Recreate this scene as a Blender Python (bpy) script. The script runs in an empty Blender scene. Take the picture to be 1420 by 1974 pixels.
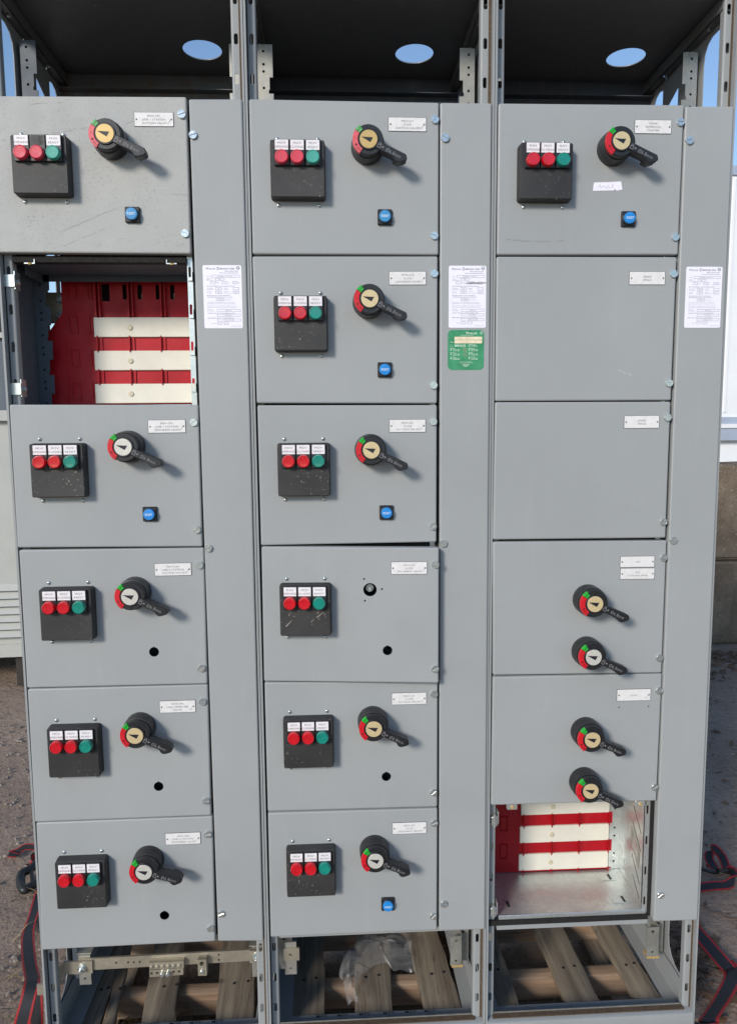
import bpy, bmesh, math, random
from mathutils import Vector, Matrix, noise
from mathutils.geometry import delaunay_2d_cdt
R_ = math.radians
sc = bpy.context.scene
COL = sc.collection
# ------------------------------------------------------------------ camera
CF, CC = 1400.0, Vector((0.67025, -1.55333, 1.5249))
PIT, YAW, ROL = -0.11161, 0.05101, -0.00862
def _basis():
    cy, sy, cp, sp = math.cos(YAW), math.sin(YAW), math.cos(PIT), math.sin(PIT)
    F = Vector((sy*cp, cy*cp, sp)); Rr = Vector((cy, -sy, 0)); U = Rr.cross(F)
    c, s = math.cos(ROL), math.sin(ROL)
    return F, c*Rr+s*U, -s*Rr+c*U
BF, BR, BU = _basis()
cam = bpy.data.cameras.new('camera'); camo = bpy.data.objects.new('camera', cam); COL.objects.link(camo)
cam.sensor_fit = 'HORIZONTAL'; cam.sensor_width = 36; cam.lens = 36*CF/1420; cam.clip_start = .02; cam.clip_end = 2000
m = Matrix((BR, BU, -BF)).transposed().to_4x4(); m.translation = CC; camo.matrix_world = m
sc.camera = camo
# ------------------------------------------------------------------ sky, sun, exposure
AZ, EL = R_(37), R_(24)
w = bpy.data.worlds.new('World'); sc.world = w; w.use_nodes = True
nt = w.node_tree; bg = nt.nodes['Background']; bg.inputs['Strength'].default_value = .14
sky = nt.nodes.new('ShaderNodeTexSky'); sky.sky_type = 'NISHITA'; sky.sun_disc = False
sky.sun_elevation = EL; sky.sun_rotation = math.pi+AZ
sky.air_density = 1.0; sky.dust_density = .15; sky.ozone_density = 2.5
nt.links.new(sky.outputs[0], bg.inputs[0])
sl = bpy.data.lights.new('sun', 'SUN'); so = bpy.data.objects.new('sun', sl); COL.objects.link(so)
sl.energy = 2.45; sl.angle = R_(13); sl.color = (1, .93, .83)
so.rotation_euler = Vector((math.sin(AZ)*math.cos(EL), math.cos(AZ)*math.cos(EL), -math.sin(EL))).to_track_quat('-Z', 'Y').to_euler()
vs = sc.view_settings; vs.view_transform = 'Standard'; vs.look = 'None'; vs.gamma = 1; vs.exposure = 0.38; vs.use_curve_mapping = False

# ------------------------------------------------------------------ pixel helper (photo pixel -> point on a known plane)
def P(u, v, Y=0.0):
    d = BF + BR*(u-710)/CF - BU*(v-987)/CF
    return CC + d*((Y-CC.y)/d.y)
def PZ(u, v, Z=0.0):
    d = BF + BR*(u-710)/CF - BU*(v-987)/CF
    return CC + d*((Z-CC.z)/d.z)

# ------------------------------------------------------------------ materials
def lin(c):
    return tuple((x/12.92 if x <= .04045 else ((x+.055)/1.055)**2.4) for x in [v/255 for v in c]) + (1,)
class NT:
    def __init__(s, name):
        s.m = bpy.data.materials.new(name); s.m.use_nodes = True
        s.t = s.m.node_tree; s.b = s.t.nodes['Principled BSDF']; s.geo = None
    def n(s, typ, **kw):
        x = s.t.nodes.new(typ)
        for k, v in kw.items(): setattr(x, k, v)
        return x
    def l(s, a, b): s.t.links.new(a, b)
    def pos(s):
        if not s.geo: s.geo = s.n('ShaderNodeNewGeometry')
        return s.geo.outputs['Position']
    def noise(s, scale, detail=4, rough=.55, vec=None, stretch=None):
        v = vec or s.pos()
        if stretch:
            mp = s.n('ShaderNodeMapping'); s.l(v, mp.inputs[0])
            mp.inputs['Scale'].default_value = stretch[:3]
            if len(stretch) > 3: mp.inputs['Rotation'].default_value = stretch[3:]
            v = mp.outputs[0]
        x = s.n('ShaderNodeTexNoise'); s.l(v, x.inputs['Vector'])
        x.inputs['Scale'].default_value = scale; x.inputs['Detail'].default_value = detail; x.inputs['Roughness'].default_value = rough
        return x.outputs['Fac']
    def ramp(s, f, a, b, ca=0., cb=1.):
        x = s.n('ShaderNodeMapRange'); s.l(f, x.inputs[0])
        x.inputs[1].default_value = a; x.inputs[2].default_value = b; x.inputs[3].default_value = ca; x.inputs[4].default_value = cb
        return x.outputs[0]
    def mix(s, f, a, b):
        x = s.n('ShaderNodeMix', data_type='RGBA')
        if hasattr(f, 'links'): s.l(f, x.inputs[0])
        else: x.inputs[0].default_value = f
        for i, c in ((6, a), (7, b)):
            if hasattr(c, 'links'): s.l(c, x.inputs[i])
            else: x.inputs[i].default_value = c
        return x.outputs[2]
    def mul(s, a, b):
        x = s.n('ShaderNodeMath', operation='MULTIPLY')
        for i, c in ((0, a), (1, b)):
            if hasattr(c, 'links'): s.l(c, x.inputs[i])
            else: x.inputs[i].default_value = c
        return x.outputs[0]
    def col(s, c):
        if hasattr(c, 'links'): s.l(c, s.b.inputs['Base Color'])
        else: s.b.inputs['Base Color'].default_value = c
    def rough(s, r):
        if hasattr(r, 'links'): s.l(r, s.b.inputs['Roughness'])
        else: s.b.inputs['Roughness'].default_value = r
    def bump(s, h, dist=.001, st=1.0):
        x = s.n('ShaderNodeBump'); s.l(h, x.inputs['Height']); x.inputs['Distance'].default_value = dist; x.inputs['Strength'].default_value = st
        s.l(x.outputs[0], s.b.inputs['Normal'])
    def __call__(s, metal=None, coat=None, spec=None):
        if metal is not None: s.b.inputs['Metallic'].default_value = metal
        if coat is not None: s.b.inputs['Coat Weight'].default_value = coat
        if spec is not None: s.b.inputs['Specular IOR Level'].default_value = spec
        return s.m
def plain(name, c, r=.5, var=.12, sc_=60, metal=None, coat=None, spec=None, bump=0):
    k = NT(name); base = lin(c)
    f = k.noise(sc_, 5)
    k.col(k.mix(k.ramp(f, .3, .7), tuple(x*(1-var) for x in base[:3])+(1,), tuple(min(1, x*(1+var)) for x in base[:3])+(1,)))
    k.rough(k.ramp(k.noise(sc_*.6, 3), .3, .7, max(.03, r-.08), min(1, r+.08)))
    if bump: k.bump(f, bump)
    return k(metal, coat, spec)
def paint(name, c, dust=0.0, rust=0.0, rough=.5):
    k = NT(name); base = lin(c)
    sh = lambda s_: tuple(x*s_ for x in base[:3])+(1,)
    big = k.noise(3.2, 4)
    cc = k.mix(k.ramp(big, .35, .68), sh(.95), sh(1.035))
    st2 = k.noise(17, 6, .68)
    cc = k.mix(k.ramp(st2, .60, .78, 0, .16), cc, lin((150, 140, 124)))
    streak = k.noise(5, 5, .6, stretch=(7, 7, .7))
    cc = k.mix(k.ramp(streak, .58, .80, 0, .10), cc, lin((196, 192, 182)))
    spk = k.noise(420, 2, .5)
    cc = k.mix(k.mul(k.ramp(spk, .69, .74), k.ramp(k.noise(2.1, 3), .42, .62, .1, .5)), cc, lin((96, 92, 84)))
    # scuffs: thin long scratches in two directions
    for rot, th, colr, amt in ((.35, .70, (214, 214, 210), .45), (-.5, .715, (104, 102, 98), .45)):
        s1 = k.noise(9, 3, .6, stretch=(6, 6, 90, 0, rot, 0))
        gate = k.ramp(k.noise(4.3+rot, 3), .56, .66)
        cc = k.mix(k.mul(k.mul(k.ramp(s1, th, th+.03), gate), amt), cc, lin(colr))
    if dust:
        d1 = k.noise(210, 3, .6); d2 = k.noise(14, 5, .6)
        cc = k.mix(k.mul(k.mul(k.ramp(d1, .57, .67), k.ramp(k.noise(9, 4), .38, .62, .25, 1)), dust*.75), cc, lin((112, 109, 102)))
        cc = k.mix(k.mul(k.ramp(d2, .45, .72), dust*.55), cc, lin((176, 174, 168)))
        s2 = k.noise(6, 4, .65, stretch=(2.2, 2.2, 40, 0, .16, 0))
        cc = k.mix(k.mul(k.ramp(s2, .63, .70), dust*.75), cc, lin((104, 100, 94)))
    if rust:
        r1 = k.noise(26, 6, .7)
        cc = k.mix(k.ramp(r1, .60-.12*rust, .72, 0, rust), cc, lin((112, 78, 50)))
    k.col(cc)
    k.rough(k.ramp(k.noise(30, 4), .3, .7, rough-.06, rough+.08))
    k.bump(k.noise(700, 2), .00022, .5)
    return k(None, None, .42)
M = {}
M['paint'] = paint('grey_enamel', (155, 157, 157))
M['paint_dusty'] = paint('grey_enamel_dusty', (169, 169, 166), dust=.8, rough=.6)
M['frame'] = paint('grey_enamel_frame', (146, 148, 148))
M['frame_rust'] = paint('grey_enamel_rusty', (104, 110, 112), rust=.85)
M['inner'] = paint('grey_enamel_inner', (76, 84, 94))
M['roof'] = paint('dark_enamel_roof', (104, 106, 106), rough=.42)
def galv(name, c, spangle=45, rough=.34):
    k = NT(name); b = lin(c)
    v = k.n('ShaderNodeTexVoronoi'); k.l(k.pos(), v.inputs['Vector']); v.inputs['Scale'].default_value = spangle*3
    f = k.ramp(v.outputs['Color'], 0, 1)
    cc = k.mix(f, tuple(x*.86 for x in b[:3])+(1,), b)
    cc = k.mix(k.ramp(k.noise(16, 6, .65), .5, .74, 0, .45), cc, lin((168, 162, 148)))
    k.col(cc); k.rough(k.ramp(k.noise(22, 5), .3, .7, rough-.06, rough+.14))
    return k(.72)
M['galv'] = galv('galvanised_steel', (208, 212, 210), rough=.3)
M['galv_dull'] = galv('galvanised_steel_dull', (178, 176, 168), rough=.48)
M['tin'] = galv('tinned_bar', (186, 178, 160), 20, .42)
M['zinc'] = plain('zinc_screw', (206, 210, 208), .28, .1, 300, metal=.85)
M['black'] = plain('black_plastic', (30, 30, 32), .42, .25, 180, bump=.0001)
M['black_dusty'] = plain('black_plastic_dusty', (62, 60, 59), .62, .2, 120, bump=.0002)
def boxplastic():
    k = NT('indicator_box_plastic')
    cc = k.mix(k.ramp(k.noise(9, 5), .35, .7), lin((38, 37, 37)), lin((56, 54, 53)))
    sp = k.noise(190, 2, .5); gate = k.ramp(k.noise(13, 4), .48, .62)
    cc = k.mix(k.mul(k.ramp(sp, .66, .72), k.mul(gate, .75)), cc, lin((150, 142, 132)))
    s1 = k.noise(26, 3, .6, stretch=(2.2, 2.2, 15, 0, .8, 0))
    cc = k.mix(k.mul(k.ramp(s1, .70, .74), .5), cc, lin((136, 130, 122)))
    k.col(cc); k.rough(.58); k.bump(k.noise(600, 2), .0002, .6)
    return k()
M['box'] = boxplastic()
M['lens_red'] = plain('red_lens', (196, 14, 30), .22, .12, 90, coat=.6)
M['lens_red_faded'] = plain('red_lens_faded', (205, 62, 80), .5, .14, 200)
M['lens_green'] = plain('green_lens', (10, 128, 112), .22, .12, 90, coat=.6)
M['lens_green_faded'] = plain('green_lens_faded', (64, 158, 142), .5, .14, 200)
M['legend'] = plain('white_legend', (226, 220, 222), .5, .06, 120)
M['nameplate'] = plain('engraved_white_plate', (222, 218, 216), .42, .07, 90)
M['ink'] = plain('dark_ink', (60, 57, 60), .6, .1)
M['ink_soft'] = plain('soft_ink', (92, 88, 92), .6, .1)
M['ink_black'] = plain('marker_ink', (24, 26, 34), .5, .1)
M['rivet'] = plain('rivet', (128, 126, 122), .35, .15, 300, metal=.8)
M['gold'] = plain('gold_dial', (200, 168, 108), .38, .06, 120, metal=.25)
M['champagne'] = plain('champagne_dial', (212, 190, 146), .38, .06, 120, metal=.25)
M['silver'] = plain('silver_dial', (206, 202, 192), .36, .05, 120, metal=.25)
M['arc_red'] = plain('red_sector', (200, 20, 34), .4, .1, 200)
M['arc_red_faded'] = plain('red_sector_faded', (214, 92, 100), .5, .1, 200)
M['arc_green'] = plain('green_sector', (34, 168, 50), .4, .1, 200)
M['arc_green_faded'] = plain('green_sector_faded', (98, 172, 100), .5, .1, 200)
M['engrave'] = plain('engraved_grey', (150, 148, 150), .6, .2, 300)
M['dark_red'] = plain('dark_red_mark', (110, 14, 22), .6, .1)
M['dark_green'] = plain('dark_green_mark', (14, 70, 24), .6, .1)
M['blue'] = plain('blue_button', (30, 130, 205), .4, .06, 120)
M['blue_faded'] = plain('blue_button_faded', (56, 136, 190), .5, .06, 120)
M['white_ink'] = plain('white_ink', (232, 236, 240), .5, .03)
def redplastic():
    k = NT('red_bus_cover')
    cc = k.mix(k.ramp(k.noise(7, 4), .35, .7), lin((156, 4, 20)), lin((180, 8, 28)))
    cc = k.mix(k.ramp(k.noise(18, 6, .65, stretch=(1, 1, .45)), .56, .8, 0, .10), cc, lin((196, 120, 118)))
    k.col(cc); k.rough(k.ramp(k.noise(20, 4), .3, .7, .42, .6))
    return k(None, None, .35)
M['red'] = redplastic()
M['cream'] = plain('cream_insulator', (216, 210, 196), .5, .05, 25)
M['cream_dark'] = plain('cream_plug', (196, 186, 160), .5, .06, 100)
M['gasket'] = plain('brown_gasket', (84, 68, 52), .9, .35, 160, bump=.0006)
M['gasket_dark'] = plain('dark_gasket', (26, 24, 23), .9, .3, 160, bump=.0005)
M['dark'] = plain('dark_steel_and_cavity_shade', (30, 31, 33), .7, .2)  # near-black for dark steel, and for shade painted into holes and slots
M['sticker'] = plain('white_sticker', (236, 232, 242), .45, .025, 60)
def greensticker():
    k = NT('green_service_sticker')
    cc = k.mix(k.ramp(k.noise(40, 5), .35, .7), lin((40, 128, 84)), lin((72, 156, 112)))
    cc = k.mix(k.ramp(k.noise(60, 4, .6, stretch=(1.6, 1, .5, 0, .5, 0)), .62, .72, 0, .6), cc, lin((70, 92, 60)))
    k.col(cc); k.rough(.45); return k()
M['green_sticker'] = greensticker()
M['sticker_cream'] = plain('cream_field', (236, 216, 186), .5, .12, 90)
M['sticker_white'] = plain('white_print', (214, 232, 212), .5, .08, 120)
M['worn_dark'] = plain('scratch_grime', (140, 135, 129), .8, .2, 200)
M['splash'] = plain('splashed_mud', (158, 148, 140), .8, .15, 200)
M['worn_print'] = plain('worn_print', (178, 150, 130), .6, .2, 300)
def wood(name, c1, c2, grain=(60, 3, 60)):
    k = NT(name)
    tc = k.n('ShaderNodeTexCoord')
    oi = k.n('ShaderNodeObjectInfo')
    ad = k.n('ShaderNodeVectorMath', operation='ADD'); k.l(tc.outputs['Object'], ad.inputs[0]); k.l(oi.outputs['Random'], ad.inputs[1])
    sx = k.n('ShaderNodeVectorMath', operation='SCALE'); k.l(ad.outputs[0], sx.inputs[0]); sx.inputs['Scale'].default_value = 1
    f = k.noise(1, 6, .6, vec=sx.outputs[0], stretch=grain)
    f2 = k.noise(1, 4, .6, vec=sx.outputs[0], stretch=tuple(g*.22 for g in grain))
    cc = k.mix(k.ramp(f, .32, .7), lin(c1), lin(c2))
    cc = k.mix(k.ramp(f2, .4, .72, 0, .5), cc, lin(tuple(x*.62 for x in c1)))
    fine = k.noise(3, 3, .6, vec=sx.outputs[0], stretch=grain)
    cc = k.mix(k.ramp(fine, .62, .7, 0, .55), cc, lin(tuple(x*.4 for x in c1)))
    kn = k.n('ShaderNodeTexVoronoi'); k.l(sx.outputs[0], kn.inputs['Vector']); kn.inputs['Scale'].default_value = 9
    cc = k.mix(k.ramp(kn.outputs['Distance'], .13, .05, 0, .7), cc, lin(tuple(x*.38 for x in c1)))
    k.col(cc); k.rough(.85); k.bump(f, .0035, .9)
    return k()
M['wood_grey'] = wood('weathered_board', (112, 100, 86), (158, 145, 126))
M['wood_new'] = wood('pine_beam', (142, 112, 88), (182, 158, 134), (3, 60, 60))
def concrete():
    k = NT('block_concrete')
    cc = k.mix(k.ramp(k.noise(3, 6, .6), .35, .68), lin((98, 84, 70)), lin((134, 118, 100)))
    cc = k.mix(k.ramp(k.noise(30, 5, .7), .52, .68, 0, .5), cc, lin((80, 72, 64)))
    v = k.noise(70, 2); cc = k.mix(k.ramp(v, .66, .7, 0, .6), cc, lin((184, 174, 160)))
    st = k.noise(3, 5, .6, stretch=(3, 3, .35)); cc = k.mix(k.ramp(st, .5, .7, 0, .6), cc, lin((66, 56, 48)))
    k.col(cc); k.rough(.92); k.bump(k.noise(45, 6, .7), .012, .9); return k()
M['concrete'] = concrete()
def groundm():
    k = NT('gravelly_asphalt')
    a = k.noise(1.1, 5, .6); b = k.noise(26, 6, .7); c = k.noise(130, 3, .6)
    cc = k.mix(k.ramp(a, .35, .68), lin((138, 116, 100)), lin((164, 142, 124)))
    cc = k.mix(k.ramp(b, .5, .68, 0, .5), cc, lin((92, 76, 66)))
    cc = k.mix(k.ramp(c, .62, .70, 0, .55), cc, lin((176, 166, 156)))
    cc = k.mix(k.ramp(c, .40, .33, 0, .6), cc, lin((48, 42, 40)))
    k.col(cc); k.rough(k.ramp(a, .35, .65, .8, .95))
    k.bump(b, .02, .8); return k()
M['ground'] = groundm()
M['pebble'] = plain('pebble', (132, 122, 112), .85, .35, 8)
M['leaf'] = plain('dead_leaf', (98, 72, 52), .8, .45, 9)
M['straw'] = plain('dry_grass', (150, 126, 84), .8, .4, 9)
M['web'] = plain('black_webbing', (26, 27, 34), .75, .3, 500, bump=.0008)
M['web_red'] = plain('red_webbing', (150, 24, 28), .75, .2, 500, bump=.0008)
M['rubber'] = plain('black_rubber', (30, 31, 32), .5, .25, 90, bump=.0005)
def film():
    k = NT('clear_film'); t = k.t
    k.col((.72, .73, .73, 1)); k.rough(.14); k.b.inputs['Specular IOR Level'].default_value = .8
    tr = k.n('ShaderNodeBsdfTransparent'); mx = k.n('ShaderNodeMixShader')
    lw = k.n('ShaderNodeLayerWeight'); lw.inputs['Blend'].default_value = .35
    k.l(k.ramp(lw.outputs['Facing'], 0, 1, .07, .60), mx.inputs[0]); k.l(tr.outputs[0], mx.inputs[1]); k.l(k.b.outputs[0], mx.inputs[2])
    k.l(mx.outputs[0], t.nodes['Material Output'].inputs['Surface']); return k.m
M['film'] = film()
M['trailer'] = plain('white_trailer_paint', (232, 232, 234), .4, .04, 2)
M['trailer_rail'] = plain('pale_aluminium', (176, 184, 200), .4, .08, 6, metal=.3)
M['tyre'] = plain('tyre', (24, 24, 25), .85, .2, 40)
M['beige'] = paint('pale_enclosure_paint', (178, 178, 172), dust=.4, rough=.6)
M['slate'] = paint('slate_enclosure_paint', (84, 92, 102))
M['skid'] = plain('dark_skid_steel', (52, 46, 42), .8, .3, 20)

# ------------------------------------------------------------------ mesh helpers
class MB:
    def __init__(s): s.v = []; s.f = []; s.mi = []; s.smooth = None
    def add(s, vs, fs, mi=0):
        o = len(s.v); s.v += [tuple(x) for x in vs]; s.f += [tuple(i+o for i in f) for f in fs]; s.mi += [mi]*len(fs); return s
    def box(s, x0, x1, y0, y1, z0, z1, mi=0):
        v = [(x, y, z) for z in (z0, z1) for y in (y0, y1) for x in (x0, x1)]
        return s.add(v, [(0, 2, 3, 1), (4, 5, 7, 6), (0, 1, 5, 4), (2, 6, 7, 3), (0, 4, 6, 2), (1, 3, 7, 5)], mi)
    def plate(s, outer, holes, t, mp=None, mi=0):
        """flat plate: loops in (a,b); front at w=0, back at w=t; mp maps (a,b,w)->xyz (default x,z with w along +y)"""
        mp = mp or (lambda a, b, w_: (a, w_, b))
        pts = []; ed = []; loops = []
        for lp in [outer]+list(holes):
            st = len(pts); pts += [Vector((p[0], p[1])) for p in lp]; n = len(lp)
            ed += [(st+i, st+(i+1) % n) for i in range(n)]; loops.append((st, n))
        vo, eo, fo, ov, oe, of = delaunay_2d_cdt(pts, ed, [], 1, 1e-7)
        def inside(p, lp):
            c = False; n = len(lp)
            for i in range(n):
                a, b = lp[i], lp[i-1]
                if (a[1] > p[1]) != (b[1] > p[1]) and p[0] < (b[0]-a[0])*(p[1]-a[1])/(b[1]-a[1])+a[0]: c = not c
            return c
        keep = []
        for f in fo:
            c = (vo[f[0]]+vo[f[1]]+vo[f[2]])/3
            if inside(c, outer) and not any(inside(c, h) for h in holes): keep.append(f)
        n = len(vo)
        vs = [mp(p.x, p.y, 0) for p in vo]+[mp(p.x, p.y, t) for p in vo]
        fs = [tuple(f) for f in keep]+[tuple(i+n for i in reversed(f)) for f in keep]
        cnt = {}
        for f in keep:
            for i in range(3):
                e = (f[i], f[(i+1) % 3]); cnt[e] = cnt.get(e, 0)+1
        for (a, b) in cnt:
            if (b, a) not in cnt: fs.append((b, a, a+n, b+n))
        return s.add(vs, fs, mi)
    def prism(s, loop, layers, mi=0, capb=True, capf=True):
        """loop in (x,z) CCW; layers list of (y, inset); front last"""
        n = len(loop); vs = []
        for (y, ins) in layers:
            lp = inset(loop, ins) if ins else loop
            vs += [(p[0], y, p[1]) for p in lp]
        fs = []
        for k in range(len(layers)-1):
            for i in range(n):
                j = (i+1) % n; fs.append((k*n+i, k*n+j, (k+1)*n+j, (k+1)*n+i))
        if capb: fs.append(tuple(reversed(range(n))))
        if capf: fs.append(tuple(range((len(layers)-1)*n, len(layers)*n)))
        return s.add(vs, fs, mi)
    def tube(s, pts, r, n=8, mi=0, caps=True):
        pts = [Vector(p) for p in pts]; vs = []; up = Vector((0, 0, 1))
        for i, p in enumerate(pts):
            d = (pts[min(i+1, len(pts)-1)]-pts[max(i-1, 0)]).normalized()
            a = d.cross(up) if abs(d.z) < .95 else d.cross(Vector((1, 0, 0))); a.normalize(); b = a.cross(d)
            rr = r[i] if isinstance(r, (list, tuple)) else r
            vs += [p+a*rr*math.cos(2*math.pi*k/n)+b*rr*math.sin(2*math.pi*k/n) for k in range(n)]
        fs = [(i*n+k, i*n+(k+1) % n, (i+1)*n+(k+1) % n, (i+1)*n+k) for i in range(len(pts)-1) for k in range(n)]
        if caps: fs += [tuple(reversed(range(n))), tuple(range((len(pts)-1)*n, len(pts)*n))]
        return s.add(vs, fs, mi)
    def mesh(s, name, mats, angle=40):
        me = bpy.data.meshes.new(name); me.from_pydata(s.v, [], s.f)
        for m_ in (mats if isinstance(mats, (list, tuple)) else [mats]): me.materials.append(M[m_] if isinstance(m_, str) else m_)
        for p, i in zip(me.polygons, s.mi): p.material_index = i
        b = bmesh.new(); b.from_mesh(me); bmesh.ops.recalc_face_normals(b, faces=b.faces); b.to_mesh(me); b.free()
        if angle:
            me.polygons.foreach_set('use_smooth', [True]*len(me.polygons)); me.set_sharp_from_angle(angle=R_(angle))
        me.update(); return me
def inset(loop, d):
    n = len(loop); out = []
    for i in range(n):
        p0, p1, p2 = Vector(loop[i-1][:2]), Vector(loop[i][:2]), Vector(loop[(i+1) % n][:2])
        a, b = (p1-p0), (p2-p1)
        if a.length < 1e-9 or b.length < 1e-9: out.append(tuple(p1)); continue
        a.normalize(); b.normalize(); na, nb = Vector((-a.y, a.x)), Vector((-b.y, b.x))
        bi = (na+nb)
        if bi.length < 1e-6: out.append(tuple(p1+na*d)); continue
        bi.normalize(); out.append(tuple(p1+bi*(d/max(.35, bi.dot(na)))))
    return out
def circ(cx, cz, r, n=24, a0=0, ell=1):
    return [(cx+r*math.cos(a0+2*math.pi*i/n), cz+ell*r*math.sin(a0+2*math.pi*i/n)) for i in range(n)]
def rrect(x0, x1, z0, z1, r, n=4):
    o = []
    for cx, cz, a in ((x1-r, z0+r, -90), (x1-r, z1-r, 0), (x0+r, z1-r, 90), (x0+r, z0+r, 180)):
        o += [(cx+r*math.cos(R_(a+90*i/n)), cz+r*math.sin(R_(a+90*i/n))) for i in range(n+1)]
    return o
def slot(cx, cz, w_, h, n=5): return rrect(cx-w_/2, cx+w_/2, cz-h/2, cz+h/2, w_/2-1e-5, n)
def rquad(pts, r, n=3):
    """rounded quad, pts CCW (x,z)"""
    o = []
    for i in range(4):
        p0, p, p2 = Vector(pts[i-1]), Vector(pts[i]), Vector(pts[(i+1) % 4])
        a = p+(p0-p).normalized()*r; b = p+(p2-p).normalized()*r
        for k in range(n+1):
            t = k/n; o.append(tuple((1-t)**2*a+2*t*(1-t)*p+t*t*b))
    return o
def link(name, me, parent=None, loc=(0, 0, 0), rot=(0, 0, 0), label=None):
    o = bpy.data.objects.new(name, me); COL.objects.link(o)
    if parent is not None: o.parent = parent
    o.location = loc; o.rotation_euler = rot
    if label: o['label'] = label
    return o
def tag(o, label, cat, group=None, kind=None):
    if label: o['label'] = label
    if cat: o['category'] = cat
    if group: o['group'] = group
    if kind: o['kind'] = kind
    return o
CACHE = {}
def cached(key, fn):
    if key not in CACHE: CACHE[key] = fn()
    return CACHE[key]
def boxpart(name, mat, parent, *b, label=None):
    x0, x1, y0, y1, z0, z1 = b
    return link(name, MB().box(*b).mesh(name, mat, 0), parent, label=label)
# text -> flat mesh in local XZ plane facing -y, centred horizontally, z = vertical centre
def text_into(mb, s, x, z, h, mi=0, y=0, align='CENTER', thin=-.006, stretch=1.0, rot=0, shear=0):
    key = ('txt', s, align, thin, shear)
    def mk():
        c = bpy.data.curves.new('t', 'FONT'); c.body = s; c.align_x = align; c.size = 1; c.resolution_u = 2; c.offset = thin; c.shear = shear
        c.space_character = 1.12
        o = bpy.data.objects.new('t', c); me = bpy.data.meshes.new_from_object(o)
        r = ([tuple(v.co) for v in me.vertices], [tuple(p.vertices) for p in me.polygons])
        bpy.data.objects.remove(o); bpy.data.curves.remove(c); bpy.data.meshes.remove(me); return r
    vs, fs = cached(key, mk)
    k = h/.72; cr, sr = math.cos(rot), math.sin(rot)
    o = []
    for a, b, _ in vs:
        a, b = a*k*stretch, (b-.36)*k
        o.append((x+a*cr-b*sr, y, z+a*sr+b*cr))
    mb.add(o, fs, mi)
def line_into(mb, pts, w_, mi=0, y=0):
    for (a, b) in zip(pts[:-1], pts[1:]):
        a, b = Vector(a), Vector(b); d = (b-a).normalized(); n = Vector((-d.y, d.x))*w_/2
        mb.add([(p.x, y, p.y) for p in (a-n, b-n, b+n, a+n)], [(0, 1, 2, 3)], mi)
def rect_outline(mb, x0, x1, z0, z1, w_, mi=0, y=0):
    line_into(mb, [(x0, z0), (x1, z0), (x1, z1), (x0, z1), (x0, z0)], w_, mi, y)

# ================================================================== GROUND
def build_ground():
    def axis(lo, hi, step):
        a = []; x = lo
        while x < hi: a.append(x); x += step
        a.append(hi); g = step*1.5; x = hi
        while x < 500: x += g; g *= 1.35; a.append(x)
        g = step*1.5; x = lo
        while x > -500: x -= g; g *= 1.35; a.insert(0, x)
        return a
    xs, ys = axis(-1.6, 4.4, .035), axis(-.6, 4.2, .035)
    vs = []
    for y in ys:
        for x in xs:
            z = 0
            if -3 < x < 6 and -2 < y < 6:
                z = .012*noise.noise((x*2.1, y*2.1, 0))+.006*noise.noise((x*9, y*9, 3))+.004*noise.noise((x*26, y*26, 5))-.006
            vs.append((x, y, z))
    n = len(xs)
    fs = [(j*n+i, j*n+i+1, (j+1)*n+i+1, (j+1)*n+i) for j in range(len(ys)-1) for i in range(n-1)]
    mb = MB(); mb.add(vs, fs)
    o = link('ground', mb.mesh('ground', 'ground', 180)); tag(o, 'brown grey gravelly asphalt yard', 'ground', kind='structure')
build_ground()
rng = random.Random(5)
def scatter(name, mat, n, region, size, flat, label, cat, seed):
    r = random.Random(seed); mb = MB()
    for _ in range(n):
        x, y = region(r); s_ = size*(.4+r.random()**2*1.6); a = r.random()*6.28
        ax = Vector((math.cos(a), math.sin(a), r.uniform(-.3, .3)*(1 if flat else .3))); ay = Vector((-math.sin(a), math.cos(a), r.uniform(-.4, .4)*(1 if flat else .3)))
        c = Vector((x, y, .004 if flat else s_*.15))
        if flat:
            l_, wd = s_*r.uniform(.9, 1.6), s_*r.uniform(.3, .7); k = r.uniform(.1, .5)*s_
            mb.add([c-ax*l_, c-ay*wd+Vector((0, 0, k*.6)), c+ax*l_+Vector((0, 0, k)), c+ay*wd+Vector((0, 0, k*.8))], [(0, 1, 2), (0, 2, 3)])
        else:
            h = s_*r.uniform(.35, .6); k = 6
            ring = [c+ax*s_*r.uniform(.75, 1.1)*math.cos(6.28*i/k)+ay*s_*r.uniform(.6, .9)*math.sin(6.28*i/k) for i in range(k)]
            ring2 = [p*.55+c*.45+Vector((0, 0, h)) for p in ring]
            mb.add(ring+ring2, [(i, (i+1) % k, k+(i+1) % k, k+i) for i in range(k)]+[tuple(range(k, 2*k))])
    o = link(name, mb.mesh(name, mat, 50)); tag(o, label, cat, kind='stuff')
def reg_left(r): return (r.uniform(-1.5, .1), r.uniform(0, 2.4))
def reg_right(r): return (r.uniform(1.5, 4.2), r.uniform(0, 3.2))
def reg_all(r): return reg_left(r) if r.random() < .45 else reg_right(r)
scatter('gravel', 'pebble', 4200, reg_all, .0062, False, 'small grey stones scattered over the asphalt yard', 'gravel', 1)
def reg_litter(r):
    q = r.random()
    if q < .7: return (r.uniform(2.2, 4.6), 3.16-abs(r.gauss(0, .28)))
    if q < .85: return (1.66+r.gauss(0, .05), .42+r.gauss(0, .12))
    return (r.uniform(1.5, 2.6), r.uniform(0, 2.6))
scatter('leaf_litter', 'leaf', 3400, reg_litter, .0125, True, 'brown dead leaves along the concrete blocks and beside the cabinets', 'leaves', 2)
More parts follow.
